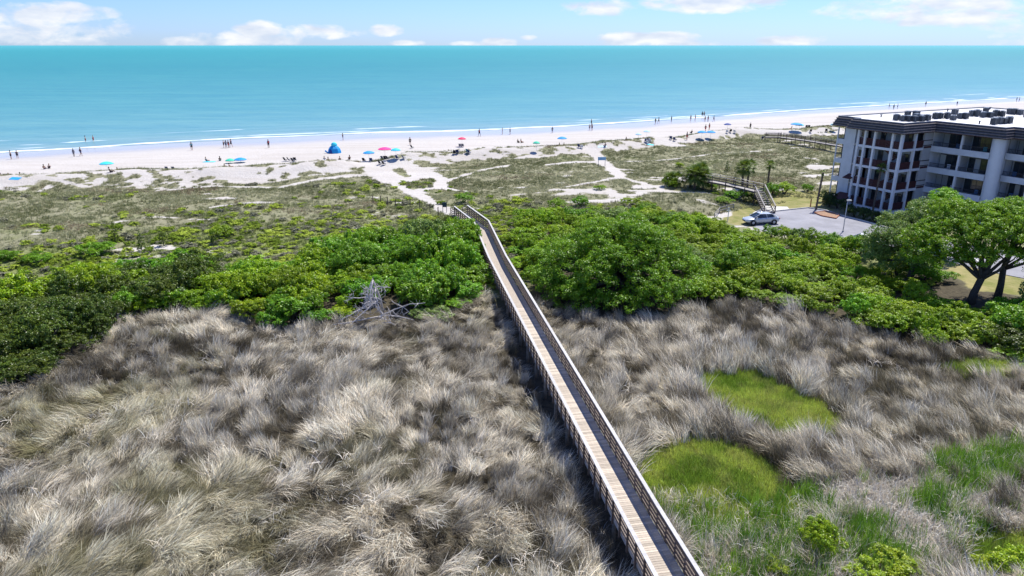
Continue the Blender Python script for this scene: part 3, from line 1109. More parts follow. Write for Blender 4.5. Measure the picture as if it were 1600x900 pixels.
# --- dune grass
dun = [clump('dune_clump', 32, .50, .045, .36, .15, 1.1, 3., 81 + i, curlvar=.5, tone=(.6, 1.4)) for i in range(4)]
X, Y = jgrid(-150, 190, 66, 215, .50, 10)
keep = (np.abs(X) < Y * .80 + 10)
X, Y = X[keep], Y[keep]
d = dune_s(X, Y)
sm = sand_mask(X, Y)
keep = (d > -1.5) & (sm < .42 + rng.normal(0, .1, len(X)))
inpark = poly_in(X, Y, [(27, 93), (33, 98), (46, 106), (49, 107), (82, 124), (130, 110), (130, 52), (44, 60), (36, 72), (28, 84)])
inb = (sdf(X, Y, belt_L) > 0) | (sdf(X, Y, belt_R) > 0)
keep &= ~inpark & ~inb & (bw_dist(X, Y) > 1.2)
dens = .30 + .70 * np.maximum(sstep(.33, .58, fbm(X, Y, 3.0, 141)), np.exp(-((d - 1.2) / 2.2) ** 2)) * (1 - .45 * sstep(110, 170, Y))
keep &= rng.random(len(X)) < dens
X, Y = X[keep], Y[keep]
n = len(X)
f = sstep(.3, .7, fbm(X, Y, 5, 143) + rng.normal(0, .1, n))
cols = lerp3((.175, .19, .085), (.37, .37, .21), f)
rd = sstep(.60, .70, fbm(X * .5, Y, 5, 147)) * (rng.random(n) < .6)
cols = cols * (1 - .6 * rd[:, None]) + .6 * np.array((.28, .19, .14))[None] * rd[:, None]
gm = green_mask(X, Y) * (rng.random(n) < .8)
cols = cols * (1 - .6 * gm[:, None]) + .6 * np.array((.15, .22, .045))[None] * gm[:, None]
sc = rng.uniform(.55, 1.25, n) * (1 - .2 * sstep(80, 70, Y)) * (1 + .6 * np.exp(-((dune_s(X, Y) - 1.2) / 2.2) ** 2))
scatter('dune_grass', 'thin grey green dune grass growing in tufts on the sand', np.stack([X, Y, hgt(X, Y)], 1),
        np.stack([rng.normal(0, .1, n), rng.normal(0, .1, n), rng.random(n) * 6.28], 1), np.stack([sc, sc, sc * .8], 1), cols, rng.integers(0, 4, n), dun)
print('dune tufts', n)


# ------------------------------------------------------------------ foliage
def crown_arrays(lobes, ncl, per, crad, leaf, seed, zmin=-.35, fill=.35, flat=.75):
    """lobes: (cx,cy,cz,rx,ry,rz). Clusters of small leaves sit on and inside the lobes."""
    r = np.random.default_rng(seed)
    lob = np.array(lobes, float)
    area = (lob[:, 3] * lob[:, 4] + lob[:, 3] * lob[:, 5] + lob[:, 4] * lob[:, 5])
    pick = r.choice(len(lob), ncl, p=area / area.sum())
    d = r.normal(size=(ncl, 3))
    d /= np.linalg.norm(d, axis=1)[:, None]
    bad = d[:, 2] < zmin
    d[bad, 2] *= -1
    rad = 1 - np.abs(r.normal(0, fill * .5, ncl))
    rad = np.clip(rad, .25, 1.08) + r.normal(0, .035, ncl)
    C = lob[pick, :3] + d * lob[pick, 3:6] * rad[:, None]
    C[:, 2] = np.maximum(C[:, 2], crad * .35)
    out = d / lob[pick, 3:6]
    out /= np.linalg.norm(out, axis=1)[:, None]
    ctone = r.random(ncl)
    cr = crad * r.uniform(.7, 1.35, ncl)
    # leaves
    N_ = ncl * per
    ci = np.repeat(np.arange(ncl), per)
    e = r.normal(size=(N_, 3))
    e /= np.linalg.norm(e, axis=1)[:, None]
    e = e + out[ci] * .55
    e[:, 2] += .25
    e /= np.linalg.norm(e, axis=1)[:, None]
    rr = r.random(N_) ** .45
    P = C[ci] + e * (cr[ci] * rr)[:, None] * np.array([1, 1, flat])
    nrm = e * .8 + r.normal(0, .45, (N_, 3))
    nrm[:, 2] += .55
    nrm /= np.linalg.norm(nrm, axis=1)[:, None]
    h = r.normal(size=(N_, 3))
    a = np.cross(nrm, h)
    a /= np.linalg.norm(a, axis=1)[:, None]
    b = np.cross(nrm, a)
    s = leaf * r.uniform(.6, 1.35, N_)
    a *= s[:, None] * .5
    b *= s[:, None] * .36
    V = np.stack([P - a, P + b, P + a, P - b], 1).reshape(-1, 3)
    F = np.arange(N_ * 4).reshape(-1, 4)
    tint = np.clip(.02 + .72 * ctone[ci] + r.normal(0, .16, N_), 0, 1)
    col = np.stack([tint, np.clip(r.normal(.5, .2, N_), 0, 1), tint * 0, tint * 0 + 1], 1)
    return V, F, np.repeat(col, 4, 0)


def crown_mesh(name, material, *a, **k):
    V, F, c = crown_arrays(*a, **k)
    return np_mesh(name, V, F, material, {'tint': c})


def bush_lobes(r, seed, n=7, h=1.3):
    q = random.Random(seed)
    L_ = [(0, 0, h * .45, r * .8, r * .8, h * .62)]
    for i in range(n):
        a = q.random() * 6.28
        d = r * q.uniform(.35, .75)
        s = r * q.uniform(.32, .52)
        L_.append((d * math.cos(a), d * math.sin(a), h * q.uniform(.35, .85), s, s, s * .8))
    return L_


def stems_mesh(name, r, h, seed, mt):
    q = random.Random(seed)
    m = MB()
    for i in range(6):
        a = q.random() * 6.28
        e = Vector((math.cos(a) * r * .6, math.sin(a) * r * .6, h * .8))
        m.tube([(0, 0, -.15), e * .45 + Vector((0, 0, h * .15)), e], [.07, .05, .015], 5)
    return m.mesh(name, mt)


KINDS = {}
for k, (leaf, cr, per, ncl) in {'myrtle': (.115, .25, 46, 135), 'green': (.125, .27, 46, 130), 'cedar': (.09, .22, 54, 140), 'grey': (.12, .25, 44, 120)}.items():
    KINDS[k] = [(crown_mesh('crown', LM[k], bush_lobes(1.7, 100 + i, 8, 1.7), ncl, per, cr, leaf, 200 + i), stems_mesh('stem', 1.6, 1.6, i, M_bark)) for i in range(3)]


def bush(kind, x, y, z, s, sz, name, label, cat, group=None, rz=None):
    v = KINDS[kind][random.randrange(3)]
    o = thing(name, label, cat, (x, y, z - .05), random.random() * 6.28 if rz is None else rz, group)
    o.scale = (s, s * random.uniform(.85, 1.15), sz)
    link('crown', v[0], o)
    link('stem', v[1], o)
    return o


BLK = {}


def thicket(poly, st, seed, keepf, kindf, sizef, wheref):
    xs = [p[0] for p in poly]
    ys = [p[1] for p in poly]
    X, Y = jgrid(min(xs), max(xs), min(ys), max(ys), st, seed)
    q = sdf(X, Y, poly)
    for x, y, dd in zip(X, Y, q):
        if dd < .35 or not keepf(x, y, dd):
            continue
        if abs(x) > y * .80 + 7:
            continue
        kind = kindf(x, y, dd)
        s, sz = sizef(x, y, dd)
        row, seg = wheref(x, y, dd)
        name, txt = KN[kind]
        size = ('tall' if sz > 1.25 else 'low' if sz < .75 else 'medium') + (' broad' if s > 1.15 else ' narrow' if s < .85 else '')
        lab = f'{size} {txt} {row}, {seg}'.replace('in the middle of the thicket', 'mid thicket').replace('deep in the thicket', 'mid thicket').replace('the left corner of the marsh', 'the marsh corner').replace('the three small cedars', 'the small cedars').replace('facing the dunes', 'facing dunes').replace('beside the right boardwalk railing', 'by the right railing').replace('the right picture edge', 'right picture edge')
        bush(kind, x, y, float(hgt(x, y)), s, sz, name, lab, 'shrub', f'{txt}s {row}, {seg}')


OAKP = [(9.6 + 8.6 * math.cos(k * .3927), 64.2 + 7.0 * math.sin(k * .3927)) for k in range(16)]


def where_left(x, y, dd):
    row = 'at the marsh edge' if sdf(np.array([x]), np.array([y - 3.2]), belt_L)[0] < 0 else 'facing the dunes' if sdf(np.array([x]), np.array([y + 3.2]), belt_L)[0] < 0 else 'deep in the thicket'
    seg = [(-44, 'by the left picture edge'), (-34, 'above the left corner of the marsh'), (-27, 'below the three small cedars'), (-20, 'where the thicket steps back'),
           (-14, 'left of the dead tree'), (-8, 'behind the dead tree'), (-4, 'right of the dead tree'), (99, 'beside the boardwalk')]
    return row, next(t_ for lim_, t_ in seg if x < lim_)


def where_right(x, y, dd):
    row = 'at the marsh edge' if sdf(np.array([x]), np.array([y - 3.0]), belt_R)[0] < 0 else 'on the landward side' if False else 'facing dunes' if y > 74 else 'in the middle of the thicket'
    seg = [(4, 'beside the right boardwalk railing'), (10, 'behind the oak on its left'), (17, 'behind the oak on its right'), (23, 'right of the oak'),
           (29, 'below the silver car'), (35, 'below the lamp post'), (42, 'below the leaning oak'), (99, 'near the right picture edge')]
    return row, next(t_ for lim_, t_ in seg if x < lim_)


KN = {'cedar': ('cedar_shrub', 'dark feathery evergreen'), 'green': ('leafy_shrub', 'bright green shrub'), 'grey': ('grey_shrub', 'grey green shrub'), 'myrtle': ('wax_myrtle', 'yellow green shrub')}


def kind_left(x, y, dd):
    n = float(fbm(x, y, 6, 151)) + random.uniform(-.08, .08)
    if x < -27 and n < .60 and y < 65:
        return 'cedar'
    if x > -14:
        return 'green' if n > .42 else 'grey'
    return 'myrtle' if n > .42 else 'green'


def kind_right(x, y, dd):
    n = float(fbm(x, y, 5, 153)) + random.uniform(-.10, .10)
    return 'myrtle' if n > .38 else 'green' if n > .32 else 'grey'


def size_left(x, y, dd):
    s = random.uniform(.75, 1.45) * (1.1 if x < -25 else 1.0)
    e = min(1.0, .55 + dd * .18)
    return s, s * e * random.uniform(.75, 1.3) * (1.25 if (-16 < x < -4 and y > 62) else 1.0)


def size_right(x, y, dd):
    return random.uniform(.6, 1.25), min(1.0, .6 + dd * .2) * random.uniform(.5, 1.15)


dead_xy = unp(588, 500, .6)
thicket(belt_L, 1.95, 31, lambda x, y, dd: bw_dist(np.array(x), np.array(y)) > 2.3 and math.hypot(x - dead_xy[0], (y - dead_xy[1])) > 3.3, kind_left, size_left, where_left)
thicket(belt_R, 2.15, 32, lambda x, y, dd: bw_dist(np.array(x), np.array(y)) > 2.0 and not bool(poly_in(np.array([x]), np.array([y]), OAKP)[0]) and not bool(poly_in(np.array([x]), np.array([y]), park)[0]),
        kind_right, size_right, where_right)


def limb(mb, a, b, r0, r1, bend, q, n=5):
    a, b = Vector(a), Vector(b)
    off_ = Vector((q.uniform(-1, 1), q.uniform(-1, 1), q.uniform(-.3, .8))) * bend
    pts = [a.lerp(b, t_) + off_ * math.sin(math.pi * t_) + Vector((q.uniform(-1, 1), q.uniform(-1, 1), q.uniform(-1, 1))) * bend * .12 for t_ in [i / n for i in range(n + 1)]]
    pts[0] = a
    pts[-1] = b
    mb.tube(pts, [r0 + (r1 - r0) * i / n for i in range(n + 1)], 7)
    return pts


def oak(loc, label, lobes, trunk_pts, tr, ncl, per, cr, leaf, seed, kind='oak', name='oak_tree', zmin=-.35, fill=.35, limbs=True):
    o = thing(name, label, 'tree', loc)
    q = random.Random(seed)
    m = MB()
    m.tube(trunk_pts, [tr * (1.25 if i == 0 else 1 - .35 * i / len(trunk_pts)) for i in range(len(trunk_pts))], 9)
    m.build('trunk', M_bark, o, True)
    if limbs:
        top = Vector(trunk_pts[-1])
        base_ = [Vector(p) for p in trunk_pts[len(trunk_pts) // 2:]]
        for L_ in lobes:
            b_ = MB()
            s_ = q.choice(base_)
            e = Vector(L_[:3])
            pts = limb(b_, s_, e, tr * .5, .05, .5, q)
            for k in range(4):
                d = Vector((q.uniform(-1, 1) * L_[3], q.uniform(-1, 1) * L_[4], q.uniform(-.2, .8) * L_[5])) * .75
                limb(b_, pts[3], e + d, .09, .02, .25, q, 4)
            b_.build('limb', M_bark, o, True)
    link('crown', crown_mesh('crown', LM[kind], lobes, ncl, per, cr, leaf, seed, zmin=zmin, fill=fill), o)
    return o


# the broad low live oak right of the boardwalk
q = random.Random(3)
lb = []
ox, oy = unp(975, 455, .6)
for i in range(64):
    a = i * 2.399963 + q.uniform(-.25, .25)
    d = math.sqrt((i + .5) / 64) * q.uniform(.93, 1.03)
    lx, ly = math.cos(a) * d * 7.6, math.sin(a) * d * 6.6
    z = 6.7 * (1 - .68 * d ** 2.6) * q.uniform(.80, 1.08)
    s = q.uniform(1.0, 1.75)
    lb.append((lx, ly, z - .7, s, s, s * q.uniform(.65, .95)))
for i in range(16):
    a = math.pi * (1.0 + i / 15)
    lb.append((math.cos(a) * 7.8 * q.uniform(.9, 1.02), math.sin(a) * 6.6 * q.uniform(.85, 1.02), q.uniform(.9, 1.7), 1.4, 1.3, 1.0))
oak((10.1, 64.2, .5), 'broad dome shaped live oak with dense green crown right of the boardwalk', lb,
    [(0, 0, -.3), (.2, 0, .9), (-.2, .3, 2.2)], .5, 3900, 38, .40, .135, 9, fill=.28)
# smaller round crowns joined to its right flank and seaward side
for (u, v, r_, hh, sd_, k_, lab) in [(1150, 440, 2.6, 3.2, 5, 'green', 'dark green rounded tree on the right flank of the oak'),
                                     (850, 430, 2.2, 2.6, 6, 'oak', 'low green tree between the boardwalk and the big oak'),
                                     (925, 372, 2.4, 2.6, 7, 'myrtle', 'yellow green tree behind the left side of the oak'),
                                     (1075, 372, 2.6, 2.5, 8, 'myrtle', 'yellow green tree behind the right side of the oak'),
                                     (560, 440, 2.8, 3.8, 12, 'green', 'tall dark rounded tree standing behind the dead tree'),
                                     (640, 425, 2.6, 3.3, 13, 'oak', 'rounded green tree in the thicket right of the dead tree'),
                                     (700, 425, 2.3, 2.8, 14, 'green', 'leafy round tree in the thicket beside the boardwalk'),
                                     (450, 468, 2.6, 2.9, 15, 'myrtle', 'yellow green dome shaped tree left of the dead tree')]:
    x, y = unp(u, v, .6)
    lobs = bush_lobes(r_, sd_, 12, hh)
    oak((x, y, .6), lab, lobs, [(0, 0, -.3), (.1, 0, .6), (0, .1, 1.2)], .16, 460, 44, .32, .13, sd_ + 40, kind=k_, name='rounded_tree', limbs=False)

# the tall trees at the right
x, y = unp(1516, 477, .8)
lb = [(1.5, .5, 6.9, 2.6, 2.6, 1.3), (-1.3, 1.2, 6.6, 2.2, 2.3, 1.3), (-3.2, .8, 5.3, 1.9, 2.0, 1.2), (3.3, 0, 6.6, 2.2, 2.3, 1.4), (.3, 2.6, 7.3, 2.4, 2.2, 1.2), (-.9, -.8, 4.9, 1.6, 1.5, .9),
      (1.6, -1.4, 5.0, 1.5, 1.4, .8), (2.9, 2.4, 7.4, 2.3, 2.2, 1.2), (-2.6, 2.8, 6.2, 1.9, 1.9, 1.1), (-4.4, 1.5, 4.4, 1.5, 1.6, 1.0), (-4.2, 2.6, 5.6, 1.7, 1.7, 1.1), (-2.2, -.4, 4.4, 1.4, 1.3, .9), (0, .2, 6.0, 1.9, 1.9, 1.0), (3.6, 3.6, 7.6, 2.4, 2.4, 1.2), (-.6, 4.2, 7.6, 2.2, 2.2, 1.2)]
oak((x, y, .8), 'leaning oak with bare lower trunk and spreading crown behind the thicket', lb,
    [(0, 0, -.2), (.15, .1, 1.2), (.5, .1, 2.4), (.9, .2, 3.4), (1.1, .3, 4.4)], .34, 1500, 50, .36, .135, 61, fill=.5, zmin=-.5)
x, y = unp(1557, 470, .8)
lb = [(1.6, .5, 7.0, 2.5, 2.4, 1.3), (-.2, 1.6, 7.6, 2.2, 2.2, 1.2), (3.6, 1.0, 6.5, 2.1, 2.2, 1.3), (2.2, 2.8, 7.7, 2.3, 2.2, 1.2), (2.8, -1.3, 5.6, 1.7, 1.6, 1.0), (5.2, 1.6, 5.9, 1.9, 1.9, 1.2), (.6, -1.0, 5.2, 1.3, 1.2, .7), (4.4, -.6, 4.9, 1.7, 1.6, 1.1), (5.6, .4, 7.0, 2.0, 2.0, 1.2)]
oak((x, y, .8), 'upright oak with knotted trunk right of the leaning oak', lb,
    [(0, 0, -.2), (.05, 0, 1.6), (0, .1, 3.0), (.3, .2, 4.4), (.5, .3, 5.2)], .30, 950, 50, .36, .135, 62, fill=.5, zmin=-.5)
x, y = unp(1420, 440, .9)
lb = [(-1.2, .6, 4.9, 1.8, 1.9, 1.2), (-2.8, .6, 3.7, 1.7, 1.7, 1.2), (.6, 1.2, 6.1, 1.6, 1.6, 1.2), (.4, .2, 4.6, 1.3, 1.4, 1.0), (-3.2, -.2, 2.2, 1.4, 1.4, 1.2), (1.4, 2.4, 6.8, 1.4, 1.6, 1.0), (-.2, -.8, 2.4, 1.3, 1.2, 1.1), (-1.2, 2.6, 5.4, 1.6, 1.5, 1.1), (2.6, 1.2, 5.6, 1.2, 1.3, .9), (-2.2, -.9, 4.6, 1.5, 1.4, 1.1), (-3.8, .2, 4.4, 1.4, 1.4, 1.2), (-4.2, -.2, 3.0, 1.2, 1.3, 1.1), (-1.6, -.6, 3.2, 1.3, 1.3, 1.1)]
oak((x, y, .9), 'loose grey green tree with slanting dark trunk beside the car park', lb,
    [(0, 0, -.2), (.1, .1, 1.0), (.7, .2, 2.2), (1.4, .4, 3.2), (1.6, .6, 4.2)], .28, 1000, 42, .36, .125, 63, kind='grey', fill=.7, zmin=-.6)
x, y = unp(1462, 400, .9)
lb = [(0, 0, 5.6, 1.9, 2.0, 1.4), (-1.5, .4, 4.8, 1.5, 1.5, 1.2), (1.6, .3, 4.9, 1.6, 1.6, 1.1), (.3, 1.2, 6.4, 1.3, 1.5, .9)]
oak((x, y, .9), 'light green tree in front of the middle balconies of the apartment building', lb,
    [(0, 0, -.2), (.1, .1, 1.6), (.1, .2, 3.2), (0, .3, 4.6)], .22, 480, 44, .36, .135, 64, kind='green', fill=.5, zmin=-.4)
x, y = unp(1598, 500, .8)
lb = [(0, 0, 5.0, 1.1, 1.1, 1.3), (.4, .2, 3.4, 1.2, 1.1, 1.1), (.8, .3, 6.0, 1.1, 1.1, .9), (-.4, -.3, 2.2, 1.0, 1.0, .9)]
oak((x + .5, y, .8), 'pale grey green tree cut by the right edge of the picture', lb,
    [(0, 0, -.2), (.05, 0, 1.6), (.1, .1, 3.4), (.3, .2, 5.0)], .14, 240, 34, .36, .15, 65, kind='grey', fill=.7, zmin=-.6)

# fill below the tall trees
for (u, v, s, sz, k) in [(1440, 440, 1.0, .9, 'green'), (1400, 430, 1.0, 1.1, 'myrtle'), (1375, 415, .9, 1.1, 'grey'), (1350, 400, .8, 1.2, 'green'), (1580, 520, 1.2, 1.3, 'green'), (1610, 505, 1.3, 1.4, 'green'),
                         (1545, 530, 1.0, .9, 'cedar'), (1500, 510, .9, .7, 'grey'), (1600, 545, 1.3, 1.1, 'cedar'), (1455, 425, .7, .9, 'green'), (1570, 497, 1.0, .8, 'green'), (1470, 440, .8, .6, 'green'), (1425, 432, 1.1, 1.2, 'green'), (1395, 418, 1.1, 1.3, 'grey'), (1620, 480, 1.0, 1.2, 'grey')]:
    x, y = unp(u, v, .9)
    bush(k, x, y, float(hgt(x, y)), s, sz, 'leafy_shrub', 'leafy shrub in the shade below the tall trees at the right', 'shrub', 'shrubs shaded by the tall trees')

for (u, v, s, sz, k) in [(1206, 373, .9, .8, 'green'), (1230, 377, 1.0, .9, 'myrtle'), (1252, 383, .9, 1.1, 'grey'), (1275, 388, 1.0, 1.0, 'myrtle'), (1298, 394, 1.0, 1.1, 'green'), (1320, 400, 1.0, 1.2, 'myrtle'),
                         (1340, 404, .9, 1.3, 'green'), (1172, 368, .7, .5, 'myrtle')]:
    x, y = unp(u, v, 1.0)
    bush(k, x, y, float(hgt(x, y)), s, sz, 'leafy_shrub', 'leafy shrub in the row along the near edge of the car park', 'shrub', 'row of shrubs along the near edge of the car park')

for (u, v, s, sz, k) in [(60, 580, 1.0, 1.0, 'cedar'), (110, 556, 1.1, 1.1, 'cedar'), (150, 535, 1.0, 1.1, 'cedar'), (178, 512, 1.0, 1.2, 'cedar'), (205, 494, 1.0, 1.1, 'green'), (240, 490, 1.0, 1.0, 'myrtle'), (278, 487, 1.0, 1.0, 'green'),
                         (315, 486, 1.0, 1.0, 'myrtle'), (352, 488, 1.0, 1.0, 'green'), (392, 498, 1.0, .9, 'myrtle'), (430, 506, .9, .8, 'green'), (20, 590, 1.0, 1.0, 'cedar'), (225, 478, 1.1, 1.3, 'cedar'), (190, 480, 1.1, 1.4, 'cedar'), (260, 474, 1.1, 1.2, 'myrtle')]:
    x, y = unp(u, v, .6)
    bush(k, x, y, float(hgt(x, y)), s, sz, KN[k][0], f'{KN[k][1]} in the front row left of the dead tree', 'shrub', 'front row of shrubs where the thicket meets the marsh')

# lime shrubs at the bottom right
for (u, v, s, sz, lab) in [(1278, 862, .62, .95, 'lime green shrub rising from the grey scrub, left of the cattails'), (1395, 893, .75, .6, 'lime green spreading shrub at the bottom edge below the cattails'),
                           (1350, 905, .6, .5, 'small lime shrub half hidden at the bottom edge'), (1545, 893, .5, .5, 'small lime shrub beside the bright sedge mound'),
                           (1592, 900, .75, .7, 'lime green shrub in the bottom right corner'), (1135, 905, .45, .4, 'low lime shoots beside the boardwalk at the bottom edge'),
                           (1440, 900, .55, .45, 'lime shrub between the spreading lime shrub and the sedge mound'), (1215, 893, .4, .4, 'small lime shrub in the grey scrub nearest the boardwalk')]:
    x, y = unp(u, v, .3)
    o = bush('myrtle', x, y, .1, s, sz, 'lime_shrub', lab, 'shrub')
    for ch in o.children:
        if ch.name.startswith('crown'):
            ch.data = ch.data.copy()
            ch.data.materials[0] = LM['lime']

# single plants on the dunes
for (u, v, s, sz, k, lab) in [(150, 398, 1.25, .75, 'green', 'round dark green bush alone on the dune left of the small cedars'), (725, 317, .85, .75, 'green', 'round bright bush just beyond the sea end of the boardwalk'),
                              (1046, 293, .75, .9, 'myrtle', 'olive bush beside the palmettos on the back dune'), (1225, 303, 1.15, .9, 'myrtle', 'wide yellow green bush behind the wooden stairs'),
                              (1205, 305, .9, .9, 'green', 'green bush left of the wide yellow green bush'), (1262, 300, .6, .7, 'green', 'small dark bush on the sand left of the apartments'),
                              (1150, 312, 1.1, .8, 'green', 'green bush below the raised walkway'), (1130, 318, .9, .5, 'myrtle', 'low yellow bush on the mound by the walkway'), (1113, 296, .6, .55, 'green', 'small bush at the left end of the raised walkway'),
                              (1175, 318, 1.0, .7, 'cedar', 'dark bush in the shade of the wooden stairs'), (938, 296, .7, .4, 'myrtle', 'low yellow green mat on the middle dune'), (1062, 262, .6, .5, 'myrtle', 'tiny lime bush on the far dune'),
                              (345, 372, .9, .8, 'myrtle', 'upright yellow green bush behind the thicket'), (905, 322, .8, .7, 'green', 'dark bush behind the thicket seaward of the oak'), (870, 326, .9, .7, 'myrtle', 'bright bush left of the dark seaward bush'),
                              (985, 322, 1.0, .6, 'myrtle', 'wide bright bush seaward of the oak'), (1012, 330, 1.0, .6, 'green', 'green bush at the foot of the sandy mound'), (60, 410, 1.0, .5, 'green', 'low green bush at the far left of the dune'),
                              (10, 405, .9, .5, 'green', 'low bush cut by the left edge of the picture')]:
    x, y, z = G(u, v)
    bush(k, x, y, z, s, sz, 'dune_bush', lab, 'shrub')
# green mats between thicket and dune: many small bushes of one kind, nobody could count them
matm = []
for i in range(3):
    V_, F_, c_ = crown_arrays(bush_lobes(.6, 300 + i, 5, .42), 26, 22, .17, .13, 310 + i)
    c_[:, :3] = (.55 + .9 * c_[:, :1])
    matm.append(np_mesh('mat_clump', V_, F_, M_blade, {'tint': c_}))
X, Y = jgrid(-80, 70, 64, 120, .75, 12)
gm = green_mask(X, Y)
inpark = poly_in(X, Y, [(27, 93), (33, 98), (46, 106), (49, 107), (82, 124), (130, 110), (130, 52), (44, 60), (36, 72), (28, 84)])
keep = (gm * .6 > rng.random(len(X))) & ~inpark & (sdf(X, Y, belt_L) < 1) & (sdf(X, Y, belt_R) < 1) & (sand_mask(X, Y) < .6) & (np.abs(X) < Y * .8 + 8) & (bw_dist(X, Y) > 1.4)
X, Y = X[keep], Y[keep]
n = len(X)
cols = lerp3((.20, .29, .035), (.46, .56, .085), sstep(.3, .7, fbm(X, Y, 4, 161) + rng.normal(0, .12, n)))
gsel = rng.random(n) < .30
cols = np.where(gsel[:, None], np.array((.28, .28, .19))[None], cols)
sc = rng.uniform(.5, 1.2, n)
scatter('dune_ground_cover', 'low green creeping plants matted over the back of the dunes', np.stack([X, Y, hgt(X, Y)], 1),
        np.stack([rng.normal(0, .1, n), rng.normal(0, .1, n), rng.random(n) * 6.28], 1), np.stack([sc, sc, sc * rng.uniform(.4, .9, n)], 1), cols, rng.integers(0, 3, n), matm)

# small conical cedars and a feathery thicket
def cone_mesh(seed, r, h):
    lobs = [(0, 0, h * (i + .5) / 6, r * (1 - i / 6.5), r * (1 - i / 6.5), h * .14) for i in range(6)]
    return crown_mesh('crown', LM['cedar'], lobs, 60, 24, .15, .09, seed)


for i, (u, v, h, lab) in enumerate([(181, 378, 2.4, 'small upright cedar, leftmost of three on the dune slope'), (222, 392, 2.2, 'small grey cedar in the middle of three on the dune slope'), (256, 384, 2.2, 'small thin cedar, rightmost of three on the dune slope'),
                                    (335, 385, 1.5, 'short dark cedar among yellow bushes'), (817, 398, 2.2, 'thin dark cedar between the boardwalk and the big oak'), (1136, 268, 1.8, 'tiny dark cedar on the far dune')]):
    x, y, z = G(u, v)
    o = thing('cedar_tree', lab, 'tree', (x, y, z))
    link('crown', cone_mesh(400 + i, .55, h), o)
    MB().tube([(0, 0, -.1), (0, 0, h * .7)], [.06, .02], 6).build('trunk', M_bark, o)
feath = [clump('feather', 120, 1.5, .05, .75, .05, .35, 3., 500 + i, curlvar=.15) for i in range(2)]
fx = []
for (u, v) in [(648, 352), (662, 350), (676, 353), (690, 352), (702, 350), (655, 356), (684, 357), (699, 355)]:
    x, y, z = G(u, v)
    fx.append((x, y, z))
fx = np.array(fx)
n = len(fx)
scatter('feathery_thicket', 'upright feathery olive green thicket left of the sea end of the boardwalk', fx, np.zeros((n, 3)), np.full((n, 3), 1.0) * rng.uniform(.8, 1.1, (n, 1)),
        np.tile(np.array([.16, .19, .05]), (n, 1)) * rng.uniform(.75, 1.2, (n, 1)), rng.integers(0, 2, n), feath)

# the dead tree
x, y = dead_xy
o = thing('dead_tree', 'bleached leafless dead tree leaning out of the thicket into the marsh grass', 'tree', (x, y, .5))
o.scale = (1.05, 1.0, 1.35)
q = random.Random(12)
m = MB()
m.tube([(.3, 1.8, -.2), (.2, 1.2, 1.2), (0, .6, 2.2), (-.1, .2, 2.7)], [.13, .11, .085, .06], 7)
m.build('trunk', M_dead, o, True)


def deadlimb(start, ends, r0):
    b_ = MB()
    for e in ends:
        p = limb(b_, start, e, r0, .018, .35, q, 6)
        for k in range(7):
            s_ = p[q.randrange(1, 6)]
            e2 = Vector(s_) + Vector((q.uniform(-.9, .9), q.uniform(-.7, .7), q.uniform(-.5, .6)))
            p2 = limb(b_, s_, e2, .026, .010, .12, q, 3)
            for kk in range(2):
                limb(b_, p2[2], Vector(p2[2]) + Vector((q.uniform(-.5, .5), q.uniform(-.4, .4), q.uniform(-.4, .4))), .014, .007, .05, q, 2)
    b_.build('limb', M_dead, o, True)


deadlimb((-.1, .2, 2.7), [(-.7, -1.0, 1.3), (-.2, -1.2, .9), (.5, -1.0, .8)], .06)
deadlimb((0, .6, 2.2), [(-1.5, -.9, .6), (1.2, -1.2, .3), (1.3, .2, 2.2)], .06)
deadlimb((.2, 1.2, 1.2), [(-2.6, .2, 1.3), (-2.9, -.9, .2), (-1.9, -1.4, .1)], .055)
deadlimb((.2, 0, .3), [(3.2, -.8, .3), (4.1, -.2, 1.3), (-3.4, -1.3, .1), (1.8, -1.6, .2)], .05)


# ------------------------------------------------------------------ palms
def frond_mesh(L_=1.5, seed=0, droop=.9):
    q = random.Random(seed)
    V, F, C = [], [], []
    for k in range(15):
        a = (k - 7) / 7 * 1.35
        ln = L_ * .62 * (1 - .25 * abs(a) / 1.35) * q.uniform(.85, 1.1)
        p0 = Vector((L_ * .42, 0, .10))
        d = Vector((math.cos(a), math.sin(a), .12))
        p1 = p0 + d * ln * .55
        p2 = p0 + d * ln + Vector((0, 0, -.45 * ln * droop))
        s = Vector((-math.sin(a), math.cos(a), .2)) * .04
        o_ = len(V)
        V += [p0, p1 - s, p1 + s, p2]
        F += [(o_, o_ + 1, o_ + 2, o_), (o_ + 1, o_ + 3, o_ + 2, o_ + 1)]
        C += [(q.uniform(.2, .9), .5, 0, 1)] * 4
    F = [(a, b, c) for a, b, c, _ in F]
    o_ = len(V)
    V += [Vector((0, -.025, 0)), Vector((0, .025, 0)), Vector((L_ * .43, .015, .10)), Vector((L_ * .43, -.015, .10))]
    F += [(o_, o_ + 1, o_ + 2), (o_, o_ + 2, o_ + 3)]
    C += [(.4, .5, 0, 1)] * 4
    return np_mesh('frond', [tuple(v) for v in V], F, LM['palm'], {'tint': C})


FR = [frond_mesh(1.5, i, .6 + .3 * i) for i in range(3)]


